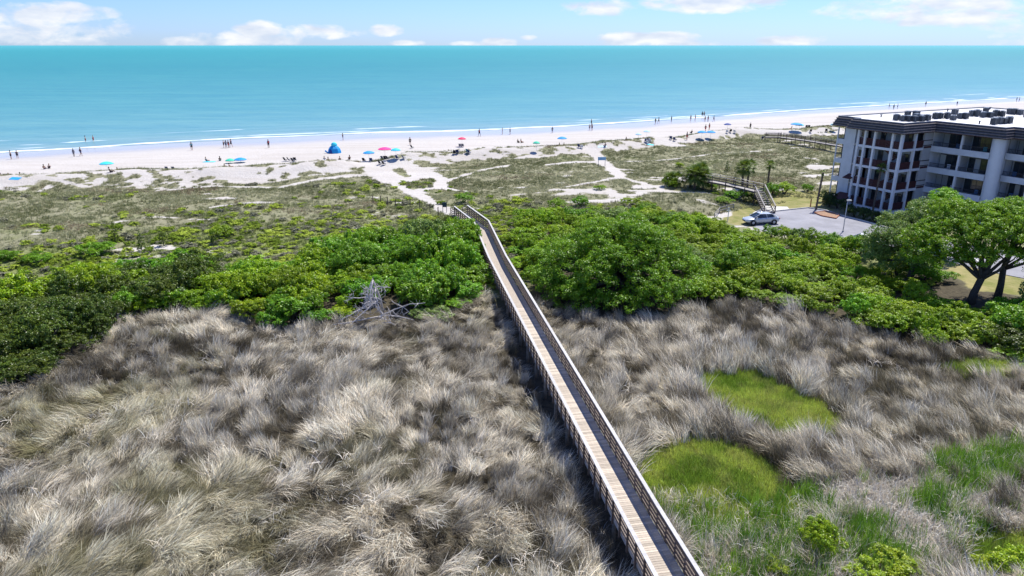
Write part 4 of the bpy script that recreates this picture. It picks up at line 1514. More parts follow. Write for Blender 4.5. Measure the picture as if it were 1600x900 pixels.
def palm(x, y, z, h, label, n=26, s=1., lean=(0, 0), tr=.15, sparse=False):
    o = thing('palmetto_palm', label, 'palm tree', (x, y, z))
    m = MB()
    pts = [(lean[0] * (i / 6) ** 1.5, lean[1] * (i / 6) ** 1.5, -.15 + (h + .15) * i / 6) for i in range(7)]
    m.tube(pts, [tr * 1.3] + [tr] * 5 + [tr * 1.25], 9)
    for i in range(int(h / .22)):
        f = .1 + .9 * i / (h / .22)
        p = Vector(pts[0]).lerp(Vector(pts[-1]), f)
        a = i * 2.4
        m.bar(p + Vector((math.cos(a), math.sin(a), 0)) * tr * .8, p + Vector((math.cos(a), math.sin(a), .8)) * tr * 1.6, .06, .03)
    m.build('trunk', M_palm, o)
    for i in range(n):
        a = i * 2.399
        pitch = R(70) - R(125) * (i / n) + random.uniform(-.1, .1)
        f = link('frond', FR[i % 3], o, (pts[-1][0], pts[-1][1], h - .05), (0, -pitch, a), (s,) * 3)
    return o


x, y, z = G(1158, 303)
palm(x, y, z, 4.0, 'palmetto with full crown in front of the raised walkway', 30, 1.1)
x, y, z = G(1164, 296)
palm(x + .8, y + 1.5, z, 3.4, 'palmetto close behind the raised walkway', 28, 1.1)
x, y, z = G(1199, 293)
palm(x, y, z, 3.6, 'slim palmetto on the dune right of the raised walkway', 22, .75)
x, y, z = G(1275, 328)
palm(x, y, 1.0, 5.2, 'bare palm with hardly any fronds at the corner of the car park', 8, .42, (.3, .1), .13)
x, y = unp(1363, 333, 1.0)
palm(x, y, 1.0, 6.2, 'slim palm with pale trunk in front of the stair tower', 18, .62, (.3, .2), .12)
for i, (u, v, h, s, lab) in enumerate([(1078, 293, 2.1, 1.3, 'left palmetto of the clump on the back dune'), (1085, 297, 2.4, 1.4, 'front palmetto of the clump on the back dune'), (1092, 294, 2.6, 1.4, 'tallest palmetto of the clump on the back dune'),
                                       (1098, 297, 1.8, 1.3, 'right palmetto of the clump on the back dune'), (1056, 292, 1.2, 1.15, 'short palmetto left of the clump'), (1046, 291, 1.1, 1.1, 'shortest palmetto at the left end of the row'),
                                       (1192, 318, 1.0, .9, 'grey palmetto beside the wooden stairs'), (655, 425, 2.2, .9, 'low fan palmetto inside the thicket above the dead tree')]):
    x, y, z = G(u, v)
    palm(x, y, z, h, lab, 26, s, (0, 0), .16)

# ------------------------------------------------------------------ boardwalk
bw = thing('boardwalk', 'long straight wooden boardwalk with railings crossing the marsh to the beach', 'boardwalk', (0, 0, 0))
HALF = .86
ptsw = [Vector((x, y, 0)) for x, y in BW]
cum = [0]
for a_, b_ in zip(ptsw[:-1], ptsw[1:]):
    cum.append(cum[-1] + (b_ - a_).length)
TOT = cum[-1]


def bwp(s):
    for i in range(len(cum) - 1):
        if s <= cum[i + 1] or i == len(cum) - 2:
            d = (ptsw[i + 1] - ptsw[i]).normalized()
            return ptsw[i] + d * (s - cum[i]), d


def bw_rail_pt(s, side, z):
    """on the mitred offset line"""
    p, d = bwp(s)
    # smooth the direction close to bends so both rails meet
    for i in range(1, len(cum) - 1):
        if abs(s - cum[i]) < .02:
            d = ((ptsw[i + 1] - ptsw[i]).normalized() + (ptsw[i] - ptsw[i - 1]).normalized()).normalized()
    nrm = Vector((-d.y, d.x, 0))
    return p + nrm * side * HALF + Vector((0, 0, z))


pl_me = MB().box(-HALF + .02, HALF - .02, -.066, .066, -.038, 0).mesh('plank', M_deck)
S0 = cum[1] + 3.0
sp_ = .146
npl = int((TOT - S0) / sp_)
far = MB()
for i in range(npl + 90):
    s = S0 + (i - 90) * sp_ if i < 90 else S0 + (i - 90) * sp_
    p, d = bwp(s)
    a = math.atan2(d.y, d.x) - math.pi / 2
    if 90 <= i < 390:
        link('plank', pl_me, bw, (p.x, p.y, DECK + random.uniform(-.003, .003)), (0, 0, a + random.uniform(-.004, .004)))
    else:
        nr = Vector((-d.y, d.x, 0))
        far.bar(p - nr * (HALF - .02) + Vector((0, 0, DECK - .019)), p + nr * (HALF - .02) + Vector((0, 0, DECK - .019)), .132, .038)
fo_ = far.build('plank', M_deck, bw)
fo_['kind'] = 'stuff'
# posts, rails, caps
nodes = []
for i in range(len(cum) - 1):
    ln = cum[i + 1] - cum[i]
    k = max(1, round(ln / 1.0))
    nodes += [cum[i] + ln * j / k for j in range(k)]
nodes.append(TOT)
post_me = MB().box(-.04, .04, -.04, .04, -.35, 1.08).mesh('post', M_post)
for s in nodes:
    p, d = bwp(s)
    a = math.atan2(d.y, d.x) - math.pi / 2
    for sd_ in (-1, 1):
        q_ = bw_rail_pt(s, sd_, DECK)
        nr = Vector((-d.y, d.x, 0)) * sd_ * .05
        link('post', post_me, bw, q_ + nr, (0, 0, a))
for j in range(0, len(nodes) - 1, 3):
    seq = nodes[j:j + 4]
    cuts = [seq[0]] + [c_ for c_ in cum[1:-1] if seq[0] + .05 < c_ < seq[-1] - .05] + [seq[-1]]
    for sa, sb in zip(cuts[:-1], cuts[1:]):
        for sd_ in (-1, 1):
            for z in (.16, .40, .64, .88):
                MB().bar(bw_rail_pt(sa, sd_, DECK + z), bw_rail_pt(sb, sd_, DECK + z), .035, .145).build('rail', M_rail, bw)
            MB().bar(bw_rail_pt(sa, sd_ * 1.04, DECK + 1.10), bw_rail_pt(sb, sd_ * 1.04, DECK + 1.10), .185, .038).build('rail_cap', M_cap, bw)
            MB().bar(bw_rail_pt(sa, sd_ * .97, DECK - .14), bw_rail_pt(sb, sd_ * .97, DECK - .14), .05, .19).build('stringer', M_gwood, bw)
j = 0
s = 2.0
while s < TOT - 2:
    p, d = bwp(s)
    nr = Vector((-d.y, d.x, 0))
    for sd_ in (-1, 1):
        q_ = p + nr * sd_ * (HALF - .16)
        g_ = float(hgt(q_.x, q_.y))
        MB().tube([(q_.x, q_.y, g_ - .4), (q_.x, q_.y, DECK - .24)], .11, 8).build('piling', M_pile, bw, True)
    MB().bar(p - nr * (HALF + .05) + Vector((0, 0, DECK - .33)), p + nr * (HALF + .05) + Vector((0, 0, DECK - .33)), .09, .17).build('cross_beam', M_gwood, bw)
    s += 3.0
# steps down to the sand at the sea end
pe, de = bwp(TOT)
de2 = Vector((-.42, .91, 0)).normalized()
nr = Vector((-de2.y, de2.x, 0))
gz = float(hgt(pe.x + de2.x * 1.6, pe.y + de2.y * 1.6))
nst = 5
for i in range(1, nst):
    c_ = pe + de2 * (.30 * i) + Vector((0, 0, DECK - (DECK - gz) * i / nst))
    MB().bar(c_ - nr * (HALF - .05), c_ + nr * (HALF - .05), .28, .04).build('step', M_deck, bw)
for sd_ in (-1, 1):
    a_ = pe + nr * sd_ * HALF
    b_ = a_ + de2 * 1.6
    MB().bar(a_ + Vector((0, 0, DECK + 1.10)), b_ + Vector((0, 0, gz + 1.05)), .14, .04).build('rail_cap', M_cap, bw)
    MB().bar(a_ + Vector((0, 0, DECK - .12)), b_ + Vector((0, 0, gz - .05)), .05, .24).build('stringer', M_gwood, bw)
    for z in (.25, .5, .75):
        MB().bar(a_ + Vector((0, 0, DECK + z)), b_ + Vector((0, 0, gz + z)), .035, .1).build('rail', M_rail, bw)
    MB().bar(b_ + Vector((0, 0, gz - .4)), b_ + Vector((0, 0, gz + 1.06)), .09, .09).build('post', M_post, bw)

# ------------------------------------------------------------------ apartment building
AX = math.atan2(-.894, .447)
bd = thing('apartment_building', 'four storey white apartment building with dark mansard eaves and stepped balconies', 'building', (47.75, 104.96, 0), AX)
FZ = [1.45, 4.2, 6.95, 9.7]
EAVE = 12.0
TOPZ = 13.25
D = .25


def bx(name, m_, x0, x1, y0, y1, z0, z1, parent=bd):
    return MB().box(x0, x1, y0, y1, z0, z1).build(name, m_, parent)


XE, YE = 34.0, 34.0
# floors
fp = [(.02, .02), (3.55, .02), (3.55, .9), (4.3, .9), (4.3, -.9), (10.9, -.9), (10.9, 5.5), (19.5, 5.5), (19.5, 7.2), (XE - .05, 7.2), (XE - .05, YE - .05), (.02, YE - .05)]
for z in FZ:
    MB().prism(fp, z - .22, z).build('floor_slab', M_conc, bd)
# plinth
MB().prism([(.05, .05), (4.35, .05), (4.35, -.95), (10.95, -.95), (10.95, 5.45), (19.6, 5.45), (19.6, 7.15), (XE, 7.15), (XE, YE), (.05, YE)], .6, 1.228).build('plinth', M_white, bd)
# inner core walls (what shows behind balconies and the stair)
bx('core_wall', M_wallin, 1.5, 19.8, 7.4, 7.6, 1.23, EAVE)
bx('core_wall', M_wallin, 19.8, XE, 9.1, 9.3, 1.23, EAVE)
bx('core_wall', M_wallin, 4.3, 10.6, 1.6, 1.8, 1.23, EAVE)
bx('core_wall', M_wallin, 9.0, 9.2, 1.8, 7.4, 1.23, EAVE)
bx('sea_wall', M_white, 1.5, 1.7, .3, YE - .4, 1.23, EAVE)
bx('end_wall', M_white, 1.7, XE, YE - .3, YE, 1.23, EAVE)
# face A0: corner balconies, blank wall, slit windows
for k, (z0, z1) in enumerate([(1.2, 1.72), (3.95, 4.65), (6.62, 7.30), (9.35, 10.08)]):
    bx('balcony_parapet', M_white, 0, 1.27, -.003, .12, z0, z1)
    bx('balcony_parapet', M_white, -.002, .12, .12, YE - .5, z0, z1)
bx('corner_post', M_white2, -.004, .14, -.006, .14, 1.2, EAVE)
bx('corner_post', M_frame, 1.12, 1.27, .02, .14, 1.73, EAVE)
for k, zf in enumerate([1.72, 4.65, 7.3, 10.08]):
    m = MB()
    m.box(.14, 1.12, .04, .08, zf + .55, zf + .6)
    for i in range(7):
        m.box(.2 + i * .14, .23 + i * .14, .045, .075, zf, zf + .55)
    m.build('balcony_rail', M_frame, bd)
    if k in (0, 1, 2):
        bx('blind', M_curt if k != 1 else M_redb, .45, .95, 1.0, 1.06, zf + .3, zf + 1.5)
for yy in range(3, 34, 4):
    bx('sea_post', M_white2, .12, .35, yy, yy + .25, 1.2, EAVE)
bx('wall', M_white, 1.27, 3.05, 0, .3, 1.2, EAVE)
bx('wall', M_white, 3.05, 3.2, .3, .8, 1.2, EAVE)
bx('wall', M_white, 3.05, 4.3, .8, 1.0, 1.2, EAVE)
bx('wall', M_white, 4.25, 4.4, -.8, .8, 1.2, 4.0)
for zf in FZ:
    w = bx('window', M_frame, 3.45, 4.02, .72, .803, zf + .95, zf + 1.85)
    bx('pane', M_glass, 3.51, 3.96, .70, .718, zf + 1.01, zf + 1.79, w)
# entrance canopy of dark red tiles by the left of the stair tower
cn = MB()
cn.add([(3.2, -1.6, 5.0), (4.5, -1.6, 5.0), (4.5, -.4, 5.45), (3.2, -.4, 5.45), (3.2, -1.6, 4.88), (4.5, -1.6, 4.88), (4.5, -.4, 5.3), (3.2, -.4, 5.3)], MB.BF)
cn.build('entrance_canopy', M_red, bd)
cn = MB()
cn.add([(2.2, -2.2, 1.9), (4.4, -2.2, 1.9), (4.4, -.4, 2.6), (2.2, -.4, 2.6), (2.2, -2.2, 1.75), (4.4, -2.2, 1.75), (4.4, -.4, 2.45), (2.2, -.4, 2.45)], MB.BF)
cn.build('entrance_canopy', M_red, bd)
# stair tower, face A1 (y = -1)
colx = [4.4, 5.45, 6.95, 9.65, 10.95]
for x0 in colx:
    bx('column', M_white2, x0 - .15, x0 + .15, -1.15, -.75, 1.0, EAVE)
for k, z in enumerate([1.32, 4.2, 6.95, 9.7]):
    bx('floor_beam', M_white2, 4.55, 10.80, -1.08, -.82, z - .2, z + .12)
    bx('floor_beam', M_white2, 10.82, 11.08, -.75, 3.6, z - .2, z + .12)
bx('plinth_wall', M_white, 4.3, 11.0, -1.02, -.9, .9, 1.2)
for k, zf in enumerate(FZ):
    for i, (a_, b_) in enumerate(zip(colx[:-1], colx[1:])):
        m = MB()
        xa, xb = a_ + .15, b_ - .15
        m.box(xa, xb, -.98, -.92, zf + 1.02, zf + 1.10)
        m.box(xa, xb, -.98, -.92, zf + .15, zf + .2)
        nb = int((xb - xa) / .12)
        for j in range(nb):
            xx = xa + (j + .5) * (xb - xa) / nb
            m.box(xx - .04, xx + .04, -.97, -.93, zf + .2, zf + 1.02)
        m.build('railing', M_red, bd)
    # B1 bays
    for (ya, yb) in ((-.75, 1.55), (1.85, 3.6)):
        m = MB()
        m.box(10.92, 10.98, ya, yb, zf + 1.02, zf + 1.10)
        nb = int((yb - ya) / .12)
        for j in range(nb):
            yy = ya + (j + .5) * (yb - ya) / nb
            m.box(10.93, 10.97, yy - .04, yy + .04, zf + .15, zf + 1.02)
        m.build('railing', M_red, bd)
    # doors and windows on the wall behind
    for (xa, w_, kind_) in ((4.7, .5, 'w'), (5.9, .8, 'd'), (9.9, .75, 'd')):
        z0 = zf + (0.0 if kind_ == 'd' else .9)
        f_ = bx('door' if kind_ == 'd' else 'window', M_frame, xa, xa + w_, 1.54, 1.603, z0, zf + 2.05)
        bx('pane', M_glass, xa + .08, xa + w_ - .08, 1.525, 1.538, zf + 1.0, zf + 1.95, f_)
    f_ = bx('window', M_frame, 10.55, 10.603, .2, .9, zf + 1.0, zf + 2.0)
# stair flights in the wide bay
for k in range(3):
    z0, z1 = FZ[k], FZ[k + 1]
    zm = (z0 + z1) / 2
    m = MB()
    n_ = 8
    for i in range(n_):
        f = (i + .5) / n_
        m.box(7.2 + 2.2 * (i / n_), 7.2 + 2.2 * ((i + 1) / n_), -.45, .4, z0 + (zm - z0) * f - .08, z0 + (zm - z0) * f + .06)
    m.bar((7.15, -.5, z0), (9.45, -.5, zm), .06, .32)
    m.build('stair_flight', M_redb, bd)
    m = MB()
    for i in range(n_):
        f = (i + .5) / n_
        m.box(9.4 - 2.2 * ((i + 1) / n_), 9.4 - 2.2 * (i / n_), .5, 1.4, zm + (z1 - zm) * f - .08, zm + (z1 - zm) * f + .06)
    m.bar((9.45, .45, zm), (7.15, .45, z1), .06, .32)
    m.bar((9.45, .45, zm + .95), (7.15, .45, z1 + .95), .06, .10)
    m.build('stair_flight', M_redb, bd)
# B1: post and panelled wall with slots
bx('column', M_white2, 10.80, 11.15, 1.55, 1.85, 1.0, EAVE)
bx('panel_wall', M_lou, 10.75, 11.0, 3.6, 5.42, 1.0, EAVE)
for k, zf in enumerate(FZ):
    bx('slot', M_frame, 10.98, 11.02, 3.6, 5.42, zf + 1.02, zf + 1.14)
    bx('slot', M_frame, 10.98, 11.02, 3.6, 5.42, zf + .34, zf + .46)
    bx('slot_panel', M_red, 10.98, 11.03, 3.75, 5.30, zf + .02, zf + .28)


# balconies
def balcony_run(face_y, back_y, x0, x1, posts, z_lo=0):
    for k, (za, zb) in enumerate([(.9, 1.68), (3.65, 4.42), (6.40, 7.17), (9.22, 10.0)]):
        bx('balcony_parapet', M_white, x0, x1, face_y - .05, face_y + .09, za, zb)
        bx('balcony_floor', M_conc, x0 + .02, x1 - .02, face_y + .09, back_y, zb - .62, zb - .45)
    edges = [x0] + [p for p in posts] + [x1]
    for p in posts:
        bx('division_post', M_white2, p - .13, p + .13, face_y - .02, face_y + .30, .9, EAVE)
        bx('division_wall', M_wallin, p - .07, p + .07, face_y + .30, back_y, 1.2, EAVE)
    for k, zb in enumerate([1.68, 4.42, 7.17, 10.0]):
        for a_, b_ in zip(edges[:-1], edges[1:]):
            xa, xb = a_ + .15, b_ - .15
            m = MB()
            m.box(xa, xb, face_y, face_y + .04, zb + .50, zb + .56)
            nb = int((xb - xa) / .16)
            for j in range(nb):
                xx = xa + (j + .5) * (xb - xa) / nb
                m.box(xx - .018, xx + .018, face_y + .005, face_y + .035, zb, zb + .5)
            m.build('railing', M_dark, bd)
            # sliding doors: frame with panes and curtains
            fz = zb - .44
            f_ = bx('sliding_door', M_frame, xa + .1, xb - .1, back_y - .06, back_y - .002, fz, fz + 2.1)
            npn = 4
            for j in range(npn):
                pa = xa + .16 + j * (xb - xa - .32) / npn
                pb = pa + (xb - xa - .32) / npn - .07
                mm = M_glass if random.random() < .7 else M_curt
                bx('pane', mm, pa, pb, back_y - .075, back_y - .062, fz + .08, fz + 2.02, f_)
            if random.random() < .8:
                cxp = random.uniform(xa + .5, xb - .7)
                ch = MB()
                ch.box(cxp, cxp + .5, face_y + .5, face_y + 1.0, fz + .38, fz + .43)
                ch.box(cxp, cxp + .5, face_y + 1.0, face_y + 1.05, fz + .40, fz + .95)
                for (lx, ly) in ((0, .5), (.46, .5), (0, 1.0), (.46, 1.0)):
                    ch.box(cxp + lx, cxp + lx + .04, face_y + ly, face_y + ly + .04, fz, fz + .4)
                tc_ = ch.build('balcony_chair', random.choice([CH_T, CH_W, CH_B]), bd)


CH_T = plastic('teal_chair', (.03, .25, .28))
CH_W = plastic('white_chair', (.75, .75, .75))
CH_B = plastic('blue_chair', (.05, .14, .28))
balcony_run(5.4, 7.4, 11.0, 18.75, [15.0])
balcony_run(7.1, 9.1, 19.8, 29.6, [23.1, 26.4])
balcony_run(7.1, 9.1, 30.6, 34.0, [])
bx('party_wall', M_white, 10.8, 11.0, 5.42, 7.4, 1.0, EAVE)
for (cx_, cy_, r_) in ((19.45, 5.95, .78), (30.1, 7.6, .78)):
    m = MB()
    m.lathe([(r_, .9), (r_, EAVE)], 28, (cx_, cy_, 0))
    m.build('round_column', M_white2, bd, True)
bx('wall', M_white, 18.75, 19.0, 5.5, 7.4, 1.0, EAVE)
bx('wall', M_white, 19.45, 19.75, 6.4, 9.1, 1.0, EAVE)

# mansard eaves: courses that step out downward, mitred round the stepped outline
outl = [(0, YE), (0, 0), (3.5, 0), (3.5, -1.25), (11.0, -1.25), (11.0, 5.3), (20.1, 5.3), (20.1, 7.0), (XE, 7.0), (XE, YE)]


def offs(poly, d):
    """closed polygon, outward offset d"""
    n = len(poly)
    ar = sum(poly[i][0] * poly[(i + 1) % n][1] - poly[(i + 1) % n][0] * poly[i][1] for i in range(n))
    sg = 1 if ar > 0 else -1
    out = []
    for i in range(n):
        p0, p1, p2 = Vector(poly[i - 1]), Vector(poly[i]), Vector(poly[(i + 1) % n])
        a = (p1 - p0).normalized()
        b = (p2 - p1).normalized()
        na = Vector((a.y, -a.x)) * sg
        nb = Vector((b.y, -b.x)) * sg
        out.append(p1 + (na + nb) * d / (1 + na.dot(nb)))
    return out


steps = [(.62, 12.0), (.50, 12.32), (.38, 12.64), (.26, 12.96), (.14, 13.26)]
n = len(outl)
for k in range(4):
    (d0, z0), (d1, z1) = steps[k], steps[k + 1]
    lo = offs(outl, d0 + .11)
    hi_ = offs(outl, d1 + .02)
    ins = offs(outl, d0 - .12)
    for i in range(n):
        j = (i + 1) % n
        m = MB()
        m.add([(lo[i].x, lo[i].y, z0), (lo[j].x, lo[j].y, z0), (hi_[j].x, hi_[j].y, z1), (hi_[i].x, hi_[i].y, z1),
               (ins[i].x, ins[i].y, z0), (ins[j].x, ins[j].y, z0), (lo[i].x, lo[i].y, z0 + .12), (lo[j].x, lo[j].y, z0 + .12)],
              [(4, 5, 1, 0)])
        m.add([(lo[i].x, lo[i].y, z0), (lo[j].x, lo[j].y, z0), (lo[j].x, lo[j].y, z0 + .10), (lo[i].x, lo[i].y, z0 + .10)], [(0, 1, 2, 3)], 1)
        ip = offs(outl, d0 - .01)
        m.add([(lo[i].x, lo[i].y, z0 + .10), (lo[j].x, lo[j].y, z0 + .10), (ip[j].x, ip[j].y, z0 + .13), (ip[i].x, ip[i].y, z0 + .13)], [(0, 1, 2, 3)], 1)
        m.add([(ip[i].x, ip[i].y, z0 + .13), (ip[j].x, ip[j].y, z0 + .13), (hi_[j].x, hi_[j].y, z1), (hi_[i].x, hi_[i].y, z1)], [(0, 1, 2, 3)], 0)
        m.build('shingle_course', [M_mans, M_lip_lit], bd)
so_ = offs(outl, .60)
MB().prism([(p.x, p.y) for p in so_], 11.9, 12.0 - .003).build('soffit', M_red, bd)
ro = offs(outl, .16)
MB().prism([(p.x, p.y) for p in ro], 12.9, 13.18).build('roof', M_roof, bd)
o1, o2 = offs(outl, .17), offs(outl, -.02)
for i in range(n):
    j = (i + 1) % n
    m = MB()
    m.add([(o1[i].x, o1[i].y, 13.2), (o1[j].x, o1[j].y, 13.2), (o2[j].x, o2[j].y, 13.2), (o2[i].x, o2[i].y, 13.2),
           (o1[i].x, o1[i].y, 13.34), (o1[j].x, o1[j].y, 13.34), (o2[j].x, o2[j].y, 13.34), (o2[i].x, o2[i].y, 13.34)], MB.BF)
    m.build('roof_edge', M_flash, bd)

# air conditioning units on the roof: each its own thing
acm = MB()
for (xx, yy) in ((-.37, -.37), (.37, -.37), (.37, .37), (-.37, .37)):
    acm.box(xx - .03, xx + .03, yy - .03, yy + .03, 0, .74)
acm.box(-.36, .36, -.36, .36, .04, .70)
ac_body = acm.mesh('coil_body', M_ac)
m = MB()
for i in range(8):
    z = .10 + i * .075
    m.box(-.395, .395, -.395, .395, z, z + .018)
ac_lou = m.mesh('louver', M_dark)
m = MB()
m.box(-.40, .40, -.40, .40, .74, .80)
m.lathe([(.30, .80), (.30, .83), (.24, .84), (.0, .845)], 14)
ac_top = m.mesh('fan_cover', M_aclid)


def Z0(x, y):
    return 1285 + x / 10, 160 + y / 10


def Z2(x, y):
    return 1430 + x / 9, 150 + y / 9


acp = [Z0(1150, 280), Z0(1255, 292), Z0(1345, 296), Z0(1440, 298), Z0(1545, 300), Z0(1325, 222), Z0(1450, 225), Z2(15, 292), Z2(10, 340), Z2(85, 342), Z2(165, 345), Z2(280, 322), Z2(345, 318), Z2(445, 320), Z2(530, 340),
       Z2(550, 265), Z2(630, 318), Z2(700, 322), Z2(790, 285), Z2(865, 288), Z2(950, 302), Z2(985, 240), Z2(1045, 302), Z2(1125, 285), Z2(1215, 288), Z2(1320, 255), Z2(1385, 260), Z2(1470, 266), Z2(1100, 402), Z2(1180, 392), Z2(1240, 390),
       Z2(1312, 385), Z2(1560, 300), Z2(1620, 300)]
for i, (u, v) in enumerate(acp):
    x, y = unp(u, v, 13.19)
    rz = AX + random.uniform(-.06, .06)
    side = 'left part' if u < 1452 else 'middle' if u < 1512 else 'right part'
    o = thing('condenser_unit', f'dark grey rooftop air conditioning unit, {side} of the roof', 'air conditioner', (x, y, 13.183), rz, f'rooftop air conditioning units on the {side}')
    s_ = random.uniform(.82, .98)
    o.scale = (s_ * .88, s_ * .88, s_ * random.uniform(1.0, 1.3))
    link('coil_body', ac_body, o)
    link('louver', ac_lou, o)
    link('fan_cover', ac_top, o)
for (u, v) in [Z2(455, 215), Z2(900, 392), Z2(1352, 322), Z0(915, 232), Z2(1050, 190)]:
    x, y = unp(u, v, 13.19)
    o = thing('vent_pipe', 'small dark vent pipe sticking out of the white flat roof', 'vent', (x, y, 13.183), 0, 'vent pipes on the roof')
    MB().tube([(0, 0, 0), (0, 0, .35)], .09, 8).build('pipe', M_dark, o)
    MB().lathe([(.16, .33), (.14, .42), (0, .46)], 10).build('cap', M_flash, o)

# ------------------------------------------------------------------ car park
pk_o = MB()
pk_o.prism(park, .75, 1.0)
o = pk_o.build('car_park', M_asph)
tag(o, 'pale grey asphalt car park in front of the apartments', kind='structure')
m = MB()
cp = park[2:11]
for a_, b_ in zip(cp[:-1], cp[1:]):
    m.bar((a_[0], a_[1], 1.03), (b_[0], b_[1], 1.03), .16, .22)
o = m.build('kerb', M_conc)
tag(o, 'concrete kerb round the far side of the car park', kind='structure')
for i in range(5):
    a_ = unp(1385 + i * 34, 372 + i * 7.5, 1.0)
    p_ = Vector((a_[0], a_[1], 1.005))
    o = MB().bar(p_, p_ + Vector((-.9, -3.6, 0)), .10, .004).build('parking_line', M_paint)
    tag(o, 'white painted parking line', kind='structure')
# concrete pad at the foot of the stairs, planter with brick edging
pd = PZ([(1176, 333), (1192, 322), (1230, 323), (1234, 327), (1206, 331), (1196, 340)], 1.0)
o = MB().prism(pd, .8, 1.012).build('concrete_pad', M_conc)
tag(o, 'pale concrete pad at the foot of the wooden stairs', kind='structure')
pl = PZ([(1272, 333), (1290, 331), (1312, 336), (1306, 342), (1284, 338)], 1.0)
o = thing('planter_bed', 'mulched planter bed with brick edging at the corner of the car park', 'planter', (0, 0, 0))
MB().prism(pl, .9, 1.10).build('mulch', mat('mulch', (.30, .19, .12), .95, .3, 5), o)
for a_, b_ in zip(pl, pl[1:] + pl[:1]):
    a3, b3 = Vector((a_[0], a_[1], 1.07)), Vector((b_[0], b_[1], 1.07))
    nb = max(1, int((b3 - a3).length / .5))
    for i in range(nb):
        MB().bar(a3.lerp(b3, i / nb + .01), a3.lerp(b3, (i + 1) / nb - .01), .14, .18).build('brick', M_brick, o)
for i, (u, v) in enumerate([(1296, 322), (1308, 325), (1322, 332), (1335, 338), (1350, 342), (1366, 346), (1382, 349), (1290, 316), (1400, 352), (1420, 355)]):
    x, y = unp(u, v, 1.0)
    q_ = bush('green', x, y, 1.0, random.uniform(.6, .8), random.uniform(.6, .85), 'foundation_shrub', 'dark green clipped shrub at the foot of the apartment building', 'shrub', 'foundation shrubs of the apartment building')
    for ch in q_.children:
        if ch.name.startswith('crown'):
            ch.data = ch.data.copy()
            ch.data.materials[0] = LM['hedge']


# lamp post
x, y = unp(1317, 362, 1.0)
o = thing('street_lamp', 'pale metal lamp post at the edge of the car park', 'lamp post', (x, y, 1.0))
MB().tube([(0, 0, 0), (0, 0, .15)], .12, 10).build('base', M_conc, o)
MB().tube([(0, 0, .15), (0, 0, 3.9)], [.065, .045], 8).build('pole', M_pole, o, True)
lh = MB().box(-.10, .45, -.13, .13, 3.9, 4.02).build('lamp_head', M_pole, o)
MB().box(.05, .40, -.09, .09, 3.885, 3.897).build('lens', M_lamp, lh)
# red bollard by the planter, wooden post
x, y = unp(1266, 324, 1.0)
o = thing('marker_post', 'short rusty red marker post on the grass beside the car park', 'post', (x, y, 1.0))
MB().tube([(0, 0, -.2), (0, 0, 1.15)], .075, 8).build('shaft', mat('rusty_red', (.35, .10, .05), .7), o)
MB().lathe([(.09, 1.13), (.08, 1.2), (0, 1.24)], 8).build('cap', M_red, o)


# ------------------------------------------------------------------ raised walkway with stairs
def walkway(name, label, path, half, mats, stairs=None, zg=None, posts_every=2.4, rails=(.35, .7), cap=1.0):
    o = thing(name, label, 'walkway', (0, 0, 0))
    mw, mr = mats
    for (a_, b_) in zip(path[:-1], path[1:]):
        a_, b_ = Vector(a_), Vector(b_)
        d = (b_ - a_)
        ln = d.length
        d.normalize()
        nr = Vector((-d.y, d.x, 0)).normalized()
        nb = int(ln / .15)
        m = MB()
        for i in range(nb):
            c_ = a_.lerp(b_, (i + .5) / nb)
            m.bar(c_ - nr * half, c_ + nr * half, .138, .035)
        k_ = m.build('deck_board', mw, o)
        k_['kind'] = 'stuff'
        for sd_ in (-1, 1):
            for z in rails:
                MB().bar(a_ + nr * sd_ * half + Vector((0, 0, z)), b_ + nr * sd_ * half + Vector((0, 0, z)), .035, .11).build('rail', mr, o)
            MB().bar(a_ + nr * sd_ * half + Vector((0, 0, cap)), b_ + nr * sd_ * half + Vector((0, 0, cap)), .14, .04).build('rail_cap', mw, o)
            MB().bar(a_ + nr * sd_ * half + Vector((0, 0, -.13)), b_ + nr * sd_ * half + Vector((0, 0, -.13)), .05, .2).build('stringer', mr, o)
        k = max(1, round(ln / posts_every))
        for i in range(k + 1):
            c_ = a_.lerp(b_, i / k)
            for sd_ in (-1, 1):
                e = c_ + nr * sd_ * (half + .07)
                g_ = float(hgt(e.x, e.y)) - .3
                MB().bar((e.x, e.y, g_), (e.x, e.y, e.z + cap), .09, .09, (1, 0, 0)).build('post', mr, o)
    if stairs:
        a_, b_ = Vector(stairs[0]), Vector(stairs[1])
        hd = Vector((b_.x - a_.x, b_.y - a_.y, 0)).normalized()
        nr = Vector((-hd.y, hd.x, 0))
        n_ = 11
        for i in range(1, n_ + 1):
            c_ = a_.lerp(b_, (i - .5) / n_)
            MB().bar(c_ - nr * half, c_ + nr * half, .27, .045).build('step', mw, o)
        for sd_ in (-1, 1):
            s_ = nr * sd_ * half
            MB().bar(a_ + s_ + Vector((0, 0, -.1)), b_ + s_ + Vector((0, 0, -.1)), .05, .26).build('stringer', mr, o)
            for z in (.4, .7):
                MB().bar(a_ + s_ + Vector((0, 0, z)), b_ + s_ + Vector((0, 0, z)), .035, .09).build('rail', mr, o)
            MB().bar(a_ + s_ + Vector((0, 0, 1.0)), b_ + s_ + Vector((0, 0, 1.0)), .14, .045).build('rail_cap', mw, o)
            MB().bar(b_ + s_ + Vector((0, 0, -.3)), b_ + s_ + Vector((0, 0, 1.0)), .12, .12, (1, 0, 0)).build('post', mr, o)
    return o


